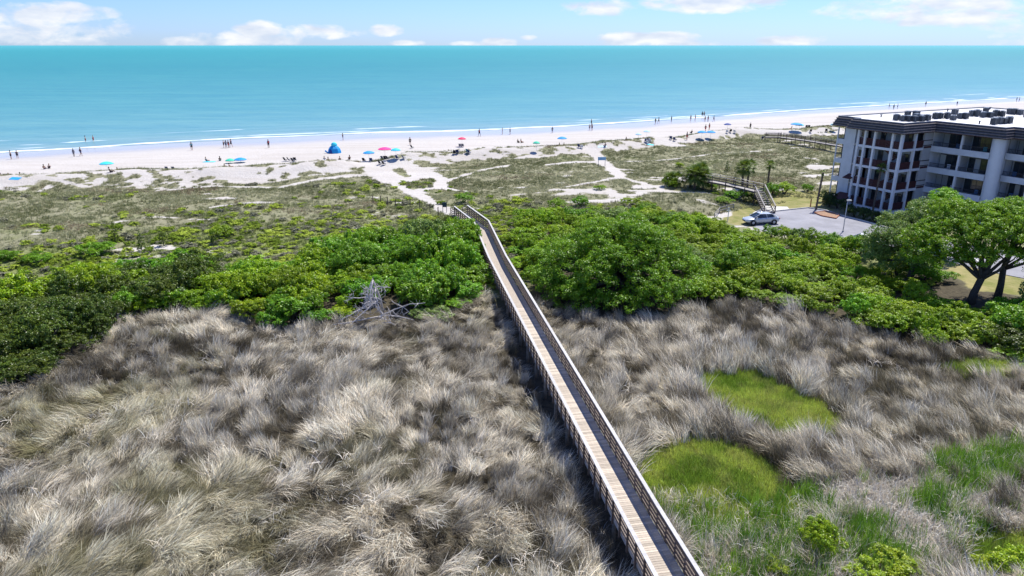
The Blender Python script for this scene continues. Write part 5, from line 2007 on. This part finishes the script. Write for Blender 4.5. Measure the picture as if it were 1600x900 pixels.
sb = unp(1202, 333, 1.0)
zt = 3.0
stp = unp(1186, 299, zt)
w1 = unp(1140, 288, zt)
w2 = unp(1098, 281, 2.8)
w3 = unp(1080, 276, 2.5)
walkway('raised_walkway', 'grey raised timber walkway whose stairs come down to the car park', [(stp[0], stp[1], zt), (w1[0], w1[1], zt), (w2[0], w2[1], 2.9), (w3[0], w3[1], 2.6)], .75, (M_gwood, M_dwood),
        ((stp[0], stp[1], zt), (sb[0], sb[1], 1.05)))
f1_ = unp(1196, 212, 2.6)
f2_ = unp(1220, 212, 2.8)
f3_ = unp(1262, 218, 3.0)
f4_ = unp(1330, 229, 3.0)
walkway('dune_walkover', 'dark timber walkover crossing the far dunes behind the apartments', [(f1_[0], f1_[1], 2.3), (f2_[0], f2_[1], 2.5), (f3_[0], f3_[1], 2.8), (f4_[0], f4_[1], 2.8)], .7, (M_gwood, M_dwood), None, None, 3.0)
# low broken ramp railing left of the car
rp = [unp(1116, 343, 1.0), unp(1124, 333, 1.1), unp(1146, 326, 1.2)]
o = thing('timber_handrail', 'low weathered timber handrail beside the thicket left of the parked silver car', 'handrail', (0, 0, 0))
for (a_, b_) in zip(rp[:-1], rp[1:]):
    for z in (.45, .85):
        MB().bar((a_[0], a_[1], 1.0 + z), (b_[0], b_[1], 1.0 + z), .05, .12).build('rail', M_gwood, o)
for a_ in rp + [unp(1135, 329, 1.1)]:
    MB().bar((a_[0], a_[1], .7), (a_[0], a_[1], 1.95), .1, .1, (1, 0, 0)).build('post', M_gwood, o)
a_ = unp(1137, 345, 1.0)
o = thing('service_pole', 'thin white post with crossbar beside the weathered handrail', 'post', (a_[0], a_[1], .9))
MB().tube([(0, 0, -.2), (0, 0, 1.9)], .05, 8).build('shaft', M_white2, o)
MB().bar((-.3, 0, 1.5), (.3, 0, 1.5), .06, .08).build('crossbar', M_white2, o)


# ------------------------------------------------------------------ cars
def car(x, y, z, rz, paint, label):
    o = thing('parked_car', label, 'car', (x, y, z), rz)
    # stations along the length (front at +X): x, half width, z low, z belt, z top
    st = [(-2.30, .62, .38, .70, .82), (-2.20, .80, .26, .82, .98), (-1.75, .88, .22, .90, 1.04), (-1.2, .90, .20, .92, 1.04), (-.4, .90, .20, .90, .99), (.5, .90, .20, .88, .97), (1.1, .90, .20, .84, .94), (1.7, .87, .22, .76, .86),
          (2.15, .80, .26, .66, .74), (2.36, .62, .36, .55, .62)]
    V = []
    for (xx, hw, zl, zb, zt_) in st:
        V += [(xx, -hw * .86, zl), (xx, -hw, zl + .16), (xx, -hw, zb - .04), (xx, -hw * .93, zb + .03), (xx, -hw * .55, zt_), (xx, hw * .55, zt_), (xx, hw * .93, zb + .03), (xx, hw, zb - .04), (xx, hw, zl + .16), (xx, hw * .86, zl)]
    k = 10
    F = []
    for i in range(len(st) - 1):
        for j in range(k):
            F.append((i * k + j, i * k + (j + 1) % k, (i + 1) * k + (j + 1) % k, (i + 1) * k + j))
    F += [tuple(range(k))[::-1], tuple(range((len(st) - 1) * k, len(st) * k))]
    m = MB()
    m.add(V, F)
    body = m.build('body', paint, o, True)
    md = body.modifiers.new('smooth', 'SUBSURF')
    md.levels = md.render_levels = 1
    # cabin: glasshouse and roof
    gl = [(-1.75, .62, 1.0), (-1.05, .60, 1.36), (.05, .60, 1.42), (.45, .60, 1.36), (1.25, .66, .94)]
    V, F = [], []
    for (xx, hw, zt_) in gl:
        V += [(xx, -.80 if abs(xx) < 1.6 else -.72, .92), (xx, -hw, zt_ - .02), (xx, hw, zt_ - .02), (xx, .80 if abs(xx) < 1.6 else .72, .92)]
    for i in range(4):
        for j in range(3):
            F.append((i * 4 + j, i * 4 + j + 1, (i + 1) * 4 + j + 1, (i + 1) * 4 + j))
    m = MB()
    m.add(V, F)
    m.build('window_glass', M_glass, o, True)
    m = MB()
    m.add([(-1.08, -.59, 1.355), (.03, -.59, 1.425), (.42, -.59, 1.375), (.42, .59, 1.375), (.03, .59, 1.425), (-1.08, .59, 1.355), (-1.08, 0, 1.39), (.03, 0, 1.46), (.42, 0, 1.40)],
          [(0, 1, 7, 6), (1, 2, 8, 7), (6, 7, 4, 5), (7, 8, 3, 4)])
    rf = m.build('roof', paint, o, True)
    for sd_ in (-1, 1):
        m = MB()
        m.bar((-1.08, sd_ * .60, 1.36), (-1.85, sd_ * .74, .98), .07, .07)
        m.bar((.42, sd_ * .60, 1.385), (1.28, sd_ * .72, .94), .06, .06)
        m.bar((-.35, sd_ * .61, 1.40), (-.42, sd_ * .82, .92), .06, .05)
        m.bar((-1.08, sd_ * .60, 1.36), (.42, sd_ * .60, 1.385), .05, .05)
        m.build('pillar', paint, o)
        MB().box(.92, 1.10, min(sd_ * .88, sd_ * 1.02), max(sd_ * .88, sd_ * 1.02), .92, 1.03).build('mirror', paint, o)
        MB().add([(2.10, sd_ * .50, .60), (1.98, sd_ * .80, .60), (1.94, sd_ * .79, .72), (2.08, sd_ * .50, .72), (2.26, sd_ * .48, .57), (2.12, sd_ * .80, .57), (2.04, sd_ * .78, .73), (2.18, sd_ * .48, .71)], MB.BF).build('headlight', M_lamp, o)
        MB().box(-2.27, -2.18, min(sd_ * .5, sd_ * .76), max(sd_ * .5, sd_ * .76), .70, .84).build('tail_light', M_tail, o)
        for xx in (-1.42, 1.42):
            w_ = bpy.data.objects.new('wheel', None)
            COL.objects.link(w_)
            w_.parent = o
            w_.location = (xx, sd_ * .80, .33)
            w_.rotation_euler = (R(90), 0, 0)
            MB().lathe([(.19, -.12), (.31, -.11), (.335, -.06), (.335, .06), (.31, .11), (.19, .12)], 18).build('tyre', M_tyre, w_, True)
            MB().lathe([(.0, -.115), (.05, -.12), (.19, -.10), (.19, .10), (.05, .12), (0, .115)], 10).build('rim', M_pole, w_)
            ar = MB()
            ar.lathe([(.37, -.13), (.40, -.13), (.40, .13), (.37, .13)], 18)
            a2_ = ar.build('wheel_arch', M_dark, w_)
    MB().box(2.20, 2.37, -.35, .35, .42, .54).build('grille', M_dark, o)
    MB().box(-2.33, -2.25, -.25, .25, .55, .66).build('number_plate', M_white2, o)
    return o


M_tyre = mat('tyre_rubber', (.02, .02, .02), .9)
M_tail = plastic('tail_light', (.4, .02, .02), .3)
M_silver = mat('silver_paint', (.50, .54, .56), .28, .04, 2, spec=.6, metal=.35)
M_wpaint = mat('white_paint', (.75, .76, .77), .3, .03, 2, spec=.6)
x, y = unp(1188, 349, 1.0)
car(x, y, 1.0, R(180 + 8), M_silver, 'silver saloon car parked beside the thicket near the wooden stairs')
x, y = unp(1338, 384, 1.0)
car(x + .6, y - .3, 1.0, R(150), M_wpaint, 'white car almost hidden behind the shrubs at the near side of the car park')
x, y = unp(1448, 398, 1.0)
car(x, y, 1.0, R(100), M_silver, 'grey car glimpsed under the crown of the leaning oak')


# ------------------------------------------------------------------ signs and posts on the beach path
M_sign = mat('dark_sign_board', (.02, .045, .06), .6)
M_bsign = mat('pale_blue_board', (.25, .45, .62), .6)


def board_sign(u, v, w, h, z0, mt, label, yaw=0):
    x, y, z = G(u, v)
    o = thing('notice_board', label, 'sign', (x, y, z), yaw)
    for sx_ in (-1, 1):
        MB().box(sx_ * w * .42 - .04, sx_ * w * .42 + .04, -.03, .05, -.3, z0 + h * .6).build('post', M_gwood, o)
    MB().box(-w / 2, w / 2, -.06, -.032, z0, z0 + h).build('board', mt, o)
    MB().box(-w / 2 - .03, w / 2 + .03, -.07, .06, z0 + h, z0 + h + .05).build('top_rail', mt, o)


board_sign(695, 332, .62, .62, .75, M_sign, 'small dark notice board on two posts beside the sandy path end', 0)
board_sign(940, 260, 1.5, .55, 1.15, M_bsign, 'pale blue board on two posts on the sandy path across the dunes', 0)
for i, (u, v) in enumerate([(583, 317), (595, 319), (606, 321), (618, 322), (630, 323), (641, 324), (656, 326), (672, 333), (685, 337)]):
    x, y, z = G(u, v)
    o = thing('fence_post', 'thin dark wooden post in the row left of the sandy path', 'post', (x, y, z), 0, 'row of wooden posts by the sandy path')
    hh = random.uniform(1.0, 1.3)
    MB().bar((0, 0, -.3), (random.uniform(-.04, .04), 0, hh), .11, .11, (1, 0, 0)).build('shaft', M_post, o)
    MB().box(-.07, .07, -.07, .07, hh, hh + .04).build('cap', M_post, o)


# ------------------------------------------------------------------ people
def person_meshes(pose):
    """one continuous skinned body; returns (body, hair, suit) meshes"""
    J = {}
    if pose in ('stand', 'walk', 'wade'):
        st_ = .0 if pose != 'walk' else .22
        J = dict(pelvis=(0, 0, .95), waist=(0, 0, 1.10), chest=(0, .01, 1.32), neck=(0, 0, 1.48), head0=(0, -.01, 1.57), head1=(0, -.02, 1.72),
                 shL=(.19, 0, 1.42), elL=(.26, .03 + st_ * .5, 1.16), haL=(.28, -.06 + st_ * .6, .92), shR=(-.19, 0, 1.42), elR=(-.26, .03 - st_ * .5, 1.16), haR=(-.27, -.08 - st_ * .8, .93),
                 hiL=(.10, 0, .90), knL=(.12, -.02 - st_, .50), anL=(.12, .02 - st_ * .9, .08), toL=(.13, -.16 - st_, .03), hiR=(-.10, 0, .90), knR=(-.12, -.02 + st_ * .6, .50), anR=(-.12, .02 + st_ * 1.4, .10), toR=(-.13, -.14 + st_ * 1.3, .03))
    else:
        J = dict(pelvis=(0, .15, .30), waist=(0, .22, .42), chest=(0, .32, .66), neck=(0, .36, .82), head0=(0, .35, .92), head1=(0, .33, 1.06),
                 shL=(.19, .33, .76), elL=(.26, .22, .55), haL=(.24, -.02, .46), shR=(-.19, .33, .76), elR=(-.26, .22, .55), haR=(-.24, -.02, .46),
                 hiL=(.10, .08, .28), knL=(.14, -.34, .46), anL=(.13, -.62, .12), toL=(.13, -.76, .08), hiR=(-.10, .08, .28), knR=(-.14, -.32, .48), anR=(-.13, -.58, .12), toR=(-.13, -.72, .08))
    rad = dict(pelvis=.15, waist=.13, chest=.155, neck=.06, head0=.085, head1=.085, shL=.065, elL=.045, haL=.035, shR=.065, elR=.045, haR=.035, hiL=.10, knL=.062, anL=.042, toL=.035, hiR=.10, knR=.062, anR=.042, toR=.035)
    E_ = [('pelvis', 'waist'), ('waist', 'chest'), ('chest', 'neck'), ('neck', 'head0'), ('head0', 'head1'), ('chest', 'shL'), ('shL', 'elL'), ('elL', 'haL'), ('chest', 'shR'), ('shR', 'elR'), ('elR', 'haR'),
          ('pelvis', 'hiL'), ('hiL', 'knL'), ('knL', 'anL'), ('anL', 'toL'), ('pelvis', 'hiR'), ('hiR', 'knR'), ('knR', 'anR'), ('anR', 'toR')]
    keys = list(J)
    me = bpy.data.meshes.new('body')
    me.from_pydata([J[k] for k in keys], [(keys.index(a), keys.index(b)) for a, b in E_], [])
    ob = bpy.data.objects.new('tmp', me)
    COL.objects.link(ob)
    sk = ob.modifiers.new('skin', 'SKIN')
    if not me.skin_vertices:
        bpy.context.view_layer.objects.active = ob
    sv = me.skin_vertices[0].data if me.skin_vertices else None
    for i, k in enumerate(keys):
        sv[i].radius = (rad[k], rad[k] * (.75 if k in ('chest', 'waist', 'pelvis') else 1))
        sv[i].use_root = (k == 'pelvis')
    ss = ob.modifiers.new('sub', 'SUBSURF')
    ss.levels = 1
    ss.render_levels = 1
    dg = bpy.context.evaluated_depsgraph_get()
    out = bpy.data.meshes.new_from_object(ob.evaluated_get(dg))
    out.name = 'body'
    bpy.data.objects.remove(ob)
    hd = Vector(J['head1'])
    hr = MB()
    hr.lathe([(.02, .12), (.07, .10), (.10, .04), (.105, -.03), (.085, -.10)], 10, (hd.x, hd.y + .02, hd.z))
    wa, pe_ = Vector(J['waist']), Vector(J['pelvis'])
    su = MB()
    su.tube([wa, pe_, pe_ + (pe_ - wa) * .6], [.145, .17, .15], 10, cap=False)
    for s_ in 'LR':
        h_, k_ = Vector(J['hi' + s_]), Vector(J['kn' + s_])
        su.tube([h_.lerp(k_, -.05), h_.lerp(k_, .5)], [.115, .10], 8, cap=False)
    tp = MB()
    tp.tube([wa + (pe_ - wa) * .2, Vector(J['chest']), Vector(J['chest']).lerp(Vector(J['neck']), .45)], [.145, .175, .13], 10, cap=False)
    return out, hr, su, tp


SKIN = [mat('skin_tan', (.36, .20, .13), .6), mat('skin_light', (.52, .33, .24), .6), mat('skin_dark', (.13, .07, .045), .6)]
HAIRM = [mat('dark_hair', (.02, .015, .012), .7), mat('fair_hair', (.28, .19, .10), .7)]
CLO = {'black': plastic('black_swimwear', (.015, .015, .02), .8), 'navy': plastic('navy_swimwear', (.02, .035, .12), .8), 'red': plastic('red_swimwear', (.45, .03, .03), .8), 'white': plastic('white_shirt', (.7, .7, .7), .8),
       'teal': plastic('teal_swimwear', (.02, .25, .28), .8), 'grey': plastic('grey_swimwear', (.18, .18, .2), .8)}
POSE = {p: person_meshes(p) for p in ('stand', 'walk', 'sit')}
CACHE = {}


def cached(key, f):
    if key not in CACHE:
        CACHE[key] = f()
    return CACHE[key]


def person(x, y, z, pose, label, rz=0, suit='black', top=None, sk=0, hair=0, s=1.0, group=None):
    b_, hr, su, tp = POSE[pose]

    def mk():
        q = b_.copy()
        q.materials.clear()
        q.materials.append(SKIN[sk])
        q.polygons.foreach_set('use_smooth', [True] * len(q.polygons))
        return q
    o = thing('person', label, 'person', (x, y, z), rz, group)
    o.scale = (s, s, s)
    link('body', cached(('b', pose, sk), mk), o)
    link('hair', cached(('h', pose, hair), lambda: hr.mesh('hair', HAIRM[hair], True)), o)
    link('shorts', cached(('s', pose, suit), lambda: su.mesh('shorts', CLO[suit], True)), o)
    if top:
        link('shirt', cached(('t', pose, top), lambda: tp.mesh('shirt', CLO[top], True)), o)
    return o


PEO = [(18, 249, 'stand', 'black', None, 'person in dark shorts wading at the far left, left one of a pair'), (28, 248, 'stand', 'black', 'black', 'person in dark clothes wading at the far left, right one of a pair'),
       (116, 245, 'stand', 'grey', 'grey', 'person in grey standing on wet sand left of a taller one in dark clothes'), (127, 244, 'walk', 'navy', 'black', 'person in dark clothes on the wet sand near the left edge'),
       (135, 226, 'stand', 'red', None, 'bather standing in the shallow water left, nearer the picture edge'), (147, 225, 'stand', 'red', 'red', 'bather in red standing in the shallow water at the left'),
       (300, 235, 'stand', 'black', 'teal', 'person alone at the water edge between the left pairs and the group of four'),
       (350, 231, 'stand', 'black', 'black', 'leftmost of four people standing in a row on wet sand'), (353.5, 231, 'stand', 'navy', 'grey', 'second from left of four people standing in a row on wet sand'),
       (357.5, 231, 'stand', 'red', 'black', 'third from left of four people standing in a row on wet sand'), (361.5, 230, 'walk', 'black', 'navy', 'rightmost of four people standing in a row on wet sand'),
       (420, 231, 'stand', 'black', 'red', 'person in a red top on the wet sand right of the row of four'), (536, 219, 'stand', 'grey', 'black', 'person at the water edge behind the blue tent'),
       (641, 227, 'walk', 'black', 'black', 'person in black walking on the sand right of the pink umbrella'), (749, 213, 'walk', 'black', 'red', 'person walking at the water edge near the red umbrella'),
       (785, 210, 'stand', 'white', None, 'small pale person left of a dark clothed walker at the waterline'), (797, 210, 'stand', 'black', 'black', 'dark clothed walker at the waterline above the middle of the beach'),
       (863, 208, 'stand', 'grey', None, 'person at the waterline behind the blue umbrella with two seated people'), (924, 196, 'stand', 'black', 'black', 'dark figure standing in the shallows above the middle path'),
       (921, 204, 'stand', 'grey', None, 'left one of two people on wet sand below the dark wading figure'), (925, 204, 'stand', 'navy', None, 'right one of two people on wet sand below the dark wading figure'),
       (1024, 194, 'walk', 'black', 'black', 'left one of two walkers on the wet sand beyond the beach chairs'), (1029, 193, 'walk', 'black', 'navy', 'right one of two walkers on the wet sand beyond the beach chairs'),
       (1049, 190, 'stand', 'black', 'black', 'lone dark figure at the foam line right of the two walkers'), (1079, 189, 'stand', 'grey', None, 'left one of a pair beside the larger right hand group of bathers'),
       (1086, 188, 'stand', 'red', None, 'right one of a pair beside the larger right hand group of bathers'), (1097, 183, 'stand', 'black', 'black', 'wader farthest left in the water of the right hand group'),
       (1100, 183, 'stand', 'navy', None, 'wader next to the farthest left one in the right hand group'), (1101.5, 190, 'stand', 'black', None, 'left one of two bathers at the foam in the right hand group'),
       (1106, 190, 'stand', 'red', 'black', 'right one of two bathers at the foam in the right hand group'), (1115, 190, 'walk', 'black', 'black', 'tall dark figure at the right end of the right hand group'),
       (1073, 219, 'stand', 'red', 'grey', 'person in a grey top standing at the dune edge right of the chairs'), (1172, 202, 'stand', 'black', 'black', 'dark figure standing on the dry sand right of the long red mat'),
       (1108, 203, 'stand', 'red', None, 'person standing between the twin blue umbrellas and the sea'), (1102, 206, 'walk', 'red', 'black', 'person bending over a bag left of the twin blue umbrellas'),
       (1270, 212, 'walk', 'navy', 'white', 'person in a white top on the sand near the far walkover'), (1240, 211, 'stand', 'navy', 'grey', 'person standing on the sand at the walkover end'),
       (1389, 169, 'walk', 'grey', None, 'smallest figure of the trio beyond the roof edge'), (1396, 171, 'stand', 'black', 'black', 'tallest figure of the trio beyond the roof edge'), (1402, 170, 'stand', 'navy', None, 'right figure of the trio beyond the roof edge'),
       (1446, 166, 'stand', 'black', 'black', 'lone dark figure at the waterline beyond the middle of the roof'), (1495, 165, 'stand', 'grey', 'navy', 'lone figure at the waterline beyond the rooftop units'),
       (1588, 159, 'stand', 'black', 'black', 'left one of the pair at the waterline at the right edge'), (1592, 159, 'stand', 'navy', None, 'right one of the pair at the waterline at the right edge')]
for i, (u, v, p, su, tp, lab) in enumerate(PEO):
    x, y, z = G(u, v)
    if u in (1270, 1240):
        continue
    person(x, y, max(z, -.35), p, lab, random.uniform(0, 6.28), su, tp, i % 3 if i % 5 else 1, i % 2, random.uniform(.95, 1.08))


# umbrellas, chairs, tents, mats
def umbrella_mesh(col, r=1.15):
    m = MB()
    n_ = 16
    rings = [(.02, .40), (.35, .36), (.7, .24), (1.0, .06)]
    V, F = [], []
    for (rr, zz) in rings:
        for k in range(n_):
            a = 2 * math.pi * k / n_
            sc = 1.0 if k % 2 == 0 else .955
            V.append((rr * r * sc * math.cos(a), rr * r * sc * math.sin(a), zz + (0 if k % 2 == 0 else .015)))
    for i in range(3):
        for k in range(n_):
            F.append((i * n_ + k, i * n_ + (k + 1) % n_, (i + 1) * n_ + (k + 1) % n_, (i + 1) * n_ + k))
    m.add(V, F)
    V2 = [(r * (1 if k % 2 == 0 else .955) * math.cos(2 * math.pi * k / n_), r * (1 if k % 2 == 0 else .955) * math.sin(2 * math.pi * k / n_), .06 - .10 * z_) for z_ in (0, 1) for k in range(n_)]
    m.add(V2, [(k, (k + 1) % n_, n_ + (k + 1) % n_, n_ + k) for k in range(n_)])
    return m.mesh('canopy', col, False)


def ucol(name, c):
    return cached(('uc', name), lambda: plastic(name + '_canvas', c, .7))


UC = {'blue': (.01, .28, .62), 'cyan': (.04, .55, .68), 'pink': (.80, .04, .25), 'red': (.70, .03, .12), 'green': (.05, .50, .32), 'pale': (.45, .65, .75), 'navy': (.02, .06, .25)}


def umbrella(u, v, r, c, label, h=1.9, tilt=(0, 0)):
    x, y, z = G(u, v)
    o = thing('beach_umbrella', label, 'umbrella', (x, y, z))
    o.rotation_euler = (tilt[0], tilt[1], random.random())
    MB().tube([(0, 0, -.3), (0, 0, h + .35)], .022, 6).build('pole', cached('upole', lambda: M_white2), o)
    link('canopy', cached(('u', c, r), lambda: umbrella_mesh(ucol(c, UC[c]), r)), o, (0, 0, h))
    m = MB()
    for k in range(8):
        a = 2 * math.pi * k / 8
        m.bar((0, 0, h + .28), (r * .95 * math.cos(a), r * .95 * math.sin(a), h + .05), .015, .015)
    m.build('ribs', M_pole, o)
    return o


for (u, v, r, c, lab, h) in [(169, 271, 1.15, 'cyan', 'cyan beach umbrella at the left of the beach', 1.7), (577, 252, 1.15, 'blue', 'blue beach umbrella beside the dark chairs left of the pink one', 1.6),
                             (602, 249, 1.35, 'pink', 'large pink beach umbrella over a row of dark chairs', 2.0), (619, 248, .95, 'cyan', 'small cyan umbrella right of the large pink one', 1.6),
                             (722, 229, .95, 'red', 'red umbrella over two chairs near the middle of the beach', 1.7), (838, 237, .75, 'green', 'small green umbrella in front of the dune', 1.7),
                             (878, 229, 1.1, 'blue', 'blue umbrella over two seated people in the middle of the beach', 1.8), (997, 221, .75, 'pale', 'pale umbrella left of the cluster of chairs', 1.6),
                             (1010, 216, .85, 'pale', 'pale umbrella in the cluster of chairs', 1.6), (1096, 217, 1.1, 'blue', 'left one of the twin blue umbrellas at the dune edge', 1.5),
                             (1110, 217, 1.1, 'blue', 'right one of the twin blue umbrellas at the dune edge', 1.5), (1136, 203, 1.0, 'navy', 'dark blue umbrella beyond the twin blue ones', 1.4),
                             (1243, 205, 1.45, 'blue', 'largest blue umbrella near the far walkover', 1.7), (1248, 205, 1.1, 'cyan', 'cyan umbrella touching the largest blue one', 1.5),
                             (376, 254, 1.2, 'blue', 'flat tilted blue umbrella at the dune edge left of centre', .55), (360, 255, .9, 'green', 'green umbrella low on the sand beside the tilted blue one', .5),
                             (1302, 205, .9, 'cyan', 'cyan umbrella just left of the building eave', 1.6)]:
    umbrella(u, v, r, c, lab, h)


def chair_meshes():
    fr_ = MB()
    for s_ in (-.28, .28):
        fr_.bar((s_, -.30, 0), (s_, .12, .30), .03, .03)
        fr_.bar((s_, .30, 0), (s_, -.25, .28), .03, .03)
        fr_.bar((s_, .08, .20), (s_, .42, .85), .03, .03)
        fr_.bar((s_, -.25, .45), (s_, .22, .45), .05, .025)
        fr_.bar((s_, -.22, .28), (s_, -.22, .45), .03, .03)
    sl_ = MB()
    sl_.bar((0, -.28, .27), (0, .10, .22), .54, .02)
    sl_.bar((0, .10, .23), (0, .42, .84), .54, .02, (0, 1, 0))
    return fr_.mesh('frame', M_pole), sl_


chf, chs = chair_meshes()


def bchair(x, y, z, rz, c, label, group=None):
    o = thing('beach_chair', label, 'chair', (x, y, z), rz, group)
    link('frame', chf, o)
    link('sling', cached(('ch', c), lambda: chs.mesh('sling', CLO.get(c) or ucol(c, UC[c]))), o)
    return o


CHG = [([(598, 250, 'navy'), (602, 250, 'black'), (606, 250, 'black')], 'dark beach chair in the row under the large pink umbrella', 'dark chairs under the pink umbrella'),
       ([(594, 257, 'black'), (600, 258, 'black')], 'dark beach chair in front of the large pink umbrella', 'dark chairs in front of the pink umbrella'),
       ([(446, 252, 'black'), (452, 252, 'black'), (458, 253, 'black'), (461, 252, 'black')], 'dark beach chair in the row left of the blue tent', 'dark chairs left of the blue tent'),
       ([(569, 253, 'black'), (580, 253, 'navy')], 'dark beach chair under the blue umbrella left of the pink one', 'chairs under the blue umbrella'),
       ([(719, 230, 'grey'), (723, 230, 'grey')], 'grey beach chair under the red umbrella', 'chairs under the red umbrella'), ([(710, 241, 'black'), (715, 240, 'navy'), (731, 239, 'teal'), (733, 240, 'navy')], 'small beach chair in the open sand below the red umbrella', 'chairs below the red umbrella'),
       ([(621, 249, 'navy'), (631, 249, 'grey')], 'low beach chair beside the small cyan umbrella', 'chairs by the cyan umbrella'), ([(644, 232, 'black')], 'single dark beach chair in front of the walker in black', None),
       ([(262, 267, 'navy'), (272, 267, 'navy')], 'navy beach chair close to the dune at the left', 'navy chairs at the dune on the left'), ([(905, 231, 'navy'), (909, 232, 'white')], 'beach chair on the open sand right of the blue umbrella', 'chairs right of the blue umbrella'),
       ([(995, 221, 'navy'), (1005, 220, 'red'), (1009, 222, 'navy'), (1013, 220, 'black'), (1016, 222, 'white'), (1019, 219, 'navy'), (1012, 224, 'white')], 'beach chair in the crowded cluster right of centre', 'cluster of chairs right of centre'),
       ([(1048, 218, 'navy'), (1054, 220, 'navy')], 'navy beach chair right of the crowded cluster', 'navy chairs right of the cluster'), ([(1136, 208, 'white'), (1141, 207, 'black'), (1148, 208, 'white'), (1130, 207, 'white')], 'beach chair under the dark blue umbrella', 'chairs under the dark blue umbrella'),
       ([(1260, 200, 'black'), (1264, 200, 'black'), (1266, 207, 'black'), (1291, 206, 'black')], 'dark beach chair on the far sand near the apartments', 'dark chairs near the apartments'),
       ([(1191, 218, 'navy')], 'dark beach chair at the dune edge near the walkover end', None)]
for lst, lab, grp in CHG:
    for (u, v, c) in lst:
        x, y, z = G(u, v)
        bchair(x, y, z, random.uniform(-.5, .5) + 2.7, c, lab, grp)
SIT = [(70, 264, 'navy', 'left one of two people sitting on the open sand at the left'), (77, 263, 'black', 'right one of two people sitting on the open sand at the left'), (175, 271, 'black', 'person sitting beside the cyan umbrella at the left'),
       (187, 270, 'grey', 'person sitting right of the cyan umbrella at the left'), (5, 278, 'red', 'person sitting at the far left edge of the beach'), (14, 278, 'teal', 'person sitting beside the blue mat at the far left'),
       (36, 277, 'navy', 'person sitting right of the blue mat at the far left'), (324, 252, 'grey', 'person on the pale blue mat left of centre'), (344, 251, 'teal', 'person in teal sitting near the tilted blue umbrella'),
       (350, 263, 'black', 'left one of two people sitting at the dune crest'), (361, 262, 'black', 'right one of two people sitting at the dune crest'), (508, 251, 'white', 'left one of two sunbathers sitting right of the dark chairs'), (513, 252, 'white', 'right one of two sunbathers sitting right of the dark chairs'),
       (531, 251, 'grey', 'person sitting alone below the blue tent'), (546, 249, 'black', 'person in black sitting right of the blue tent'), (873, 229, 'red', 'left person under the blue umbrella in the middle'), (882, 229, 'red', 'right person under the blue umbrella in the middle'),
       (810, 223, 'black', 'left one of two people sitting on the sand above the small green umbrella'), (815.5, 223, 'black', 'right one of two people sitting on the sand above the small green umbrella'), (945, 229, 'grey', 'person lying on a mat right of the beach path'),
       (979, 223, 'grey', 'person sitting left of the crowded cluster of chairs'), (702, 240, 'black', 'person sitting in front of the red umbrella'), (1235, 202, 'red', 'person sitting left of the largest blue umbrella'), (1080, 208, 'black', 'person crouching beside the chairs left of the twin umbrellas')]
for i, (u, v, c, lab) in enumerate(SIT):
    x, y, z = G(u, v)
    person(x, y, z - .22, 'sit', lab, random.uniform(-.8, .8) + 3.1, c, c if i % 2 else None, i % 3, i % 2)
for (u, v, w, l, c, lab) in [(24, 279, 1.6, 1.0, 'blue', 'blue mat on the sand at the far left'), (327, 253, 2.4, 1.2, 'cyan', 'pale blue mat on the sand left of centre'), (941, 229, 1.9, .7, 'pale', 'pale mat on the sand right of the beach path'),
                             (1158, 203, 2.9, .5, 'red', 'long red strip of cloth on the sand in front of the dune'), (500, 252, 1.8, .8, 'pale', 'pale towel on the sand below the blue tent'), (1016, 226, 1.6, .7, 'cyan', 'cyan towel in front of the cluster of chairs')]:
    x, y, z = G(u, v)
    m = MB()
    V, F = [], []
    for i in range(5):
        for j in range(3):
            px_, py_ = -w / 2 + w * i / 4, -l / 2 + l * j / 2
            V.append((px_, py_, float(hgt(x + px_, y + py_)) - z + .03 + random.uniform(0, .02)))
    for i in range(4):
        for j in range(2):
            F.append((i * 3 + j, (i + 1) * 3 + j, (i + 1) * 3 + j + 1, i * 3 + j + 1))
    m.add(V, F)
    o = m.build('beach_mat', ucol(c, UC[c]))
    o.location = (x, y, z)
    tag(o, lab, 'mat')
# blue dome tent with teal vent top
x, y, z = G(523, 239)
o = thing('beach_tent', 'bright blue dome shaped beach tent with a pointed top', 'tent', (x, y, z))
m = MB()
m.lathe([(1.45, 0), (1.40, .45), (1.22, .95), (.90, 1.35), (.50, 1.6), (.10, 1.72)], 8)
m.build('fabric', ucol('blue', UC['blue']), o)
m = MB()
m.lathe([(.62, 1.50), (.66, 1.85), (.45, 2.15), (.05, 2.3)], 8)
m.build('vent_top', ucol('cyan', UC['cyan']), o)
MB().add([(-.9, -1.35, .02), (-.2, -1.5, .02), (-.25, -1.1, .9), (-.85, -1.0, .85), (-.9, -1.30, .02), (-.2, -1.44, .02), (-.25, -1.05, .9), (-.85, -.95, .85)], MB.BF).build('door_flap', ucol('navy', UC['navy']), o)
m = MB()
m.bar((-1.3, -.3, 0), (-1.9, -.5, .55), .5, .3)
m.build('side_wing', ucol('blue', UC['blue']), o)
# alike neighbours that share a description are told apart by their order from the left
ORD = ['first', 'second', 'third', 'fourth', 'fifth', 'sixth', 'seventh', 'eighth', 'ninth', 'tenth', 'eleventh', 'twelfth', 'thirteenth', 'fourteenth', 'fifteenth', 'sixteenth', 'seventeenth', 'eighteenth', 'nineteenth', 'twentieth']
same = {}
for o in COL.objects:
    if o.parent is None and 'label' in o and o.get('kind') is None:
        same.setdefault(o['label'], []).append(o)
for lab, lst in same.items():
    if 1 < len(lst) <= 20:
        cp_, sp2 = math.cos(PITCH), math.sin(PITCH)
        lst.sort(key=lambda o: o.location.x / (o.location.y * cp_ - (o.location.z - H) * sp2))
        for i, o in enumerate(lst):
            w_ = f'{lab}, {ORD[i]} from left'
            if len(w_.split()) <= 16:
                o['label'] = w_
print('tris', sum(len(p.vertices) - 2 for me_ in bpy.data.meshes for p in me_.polygons))
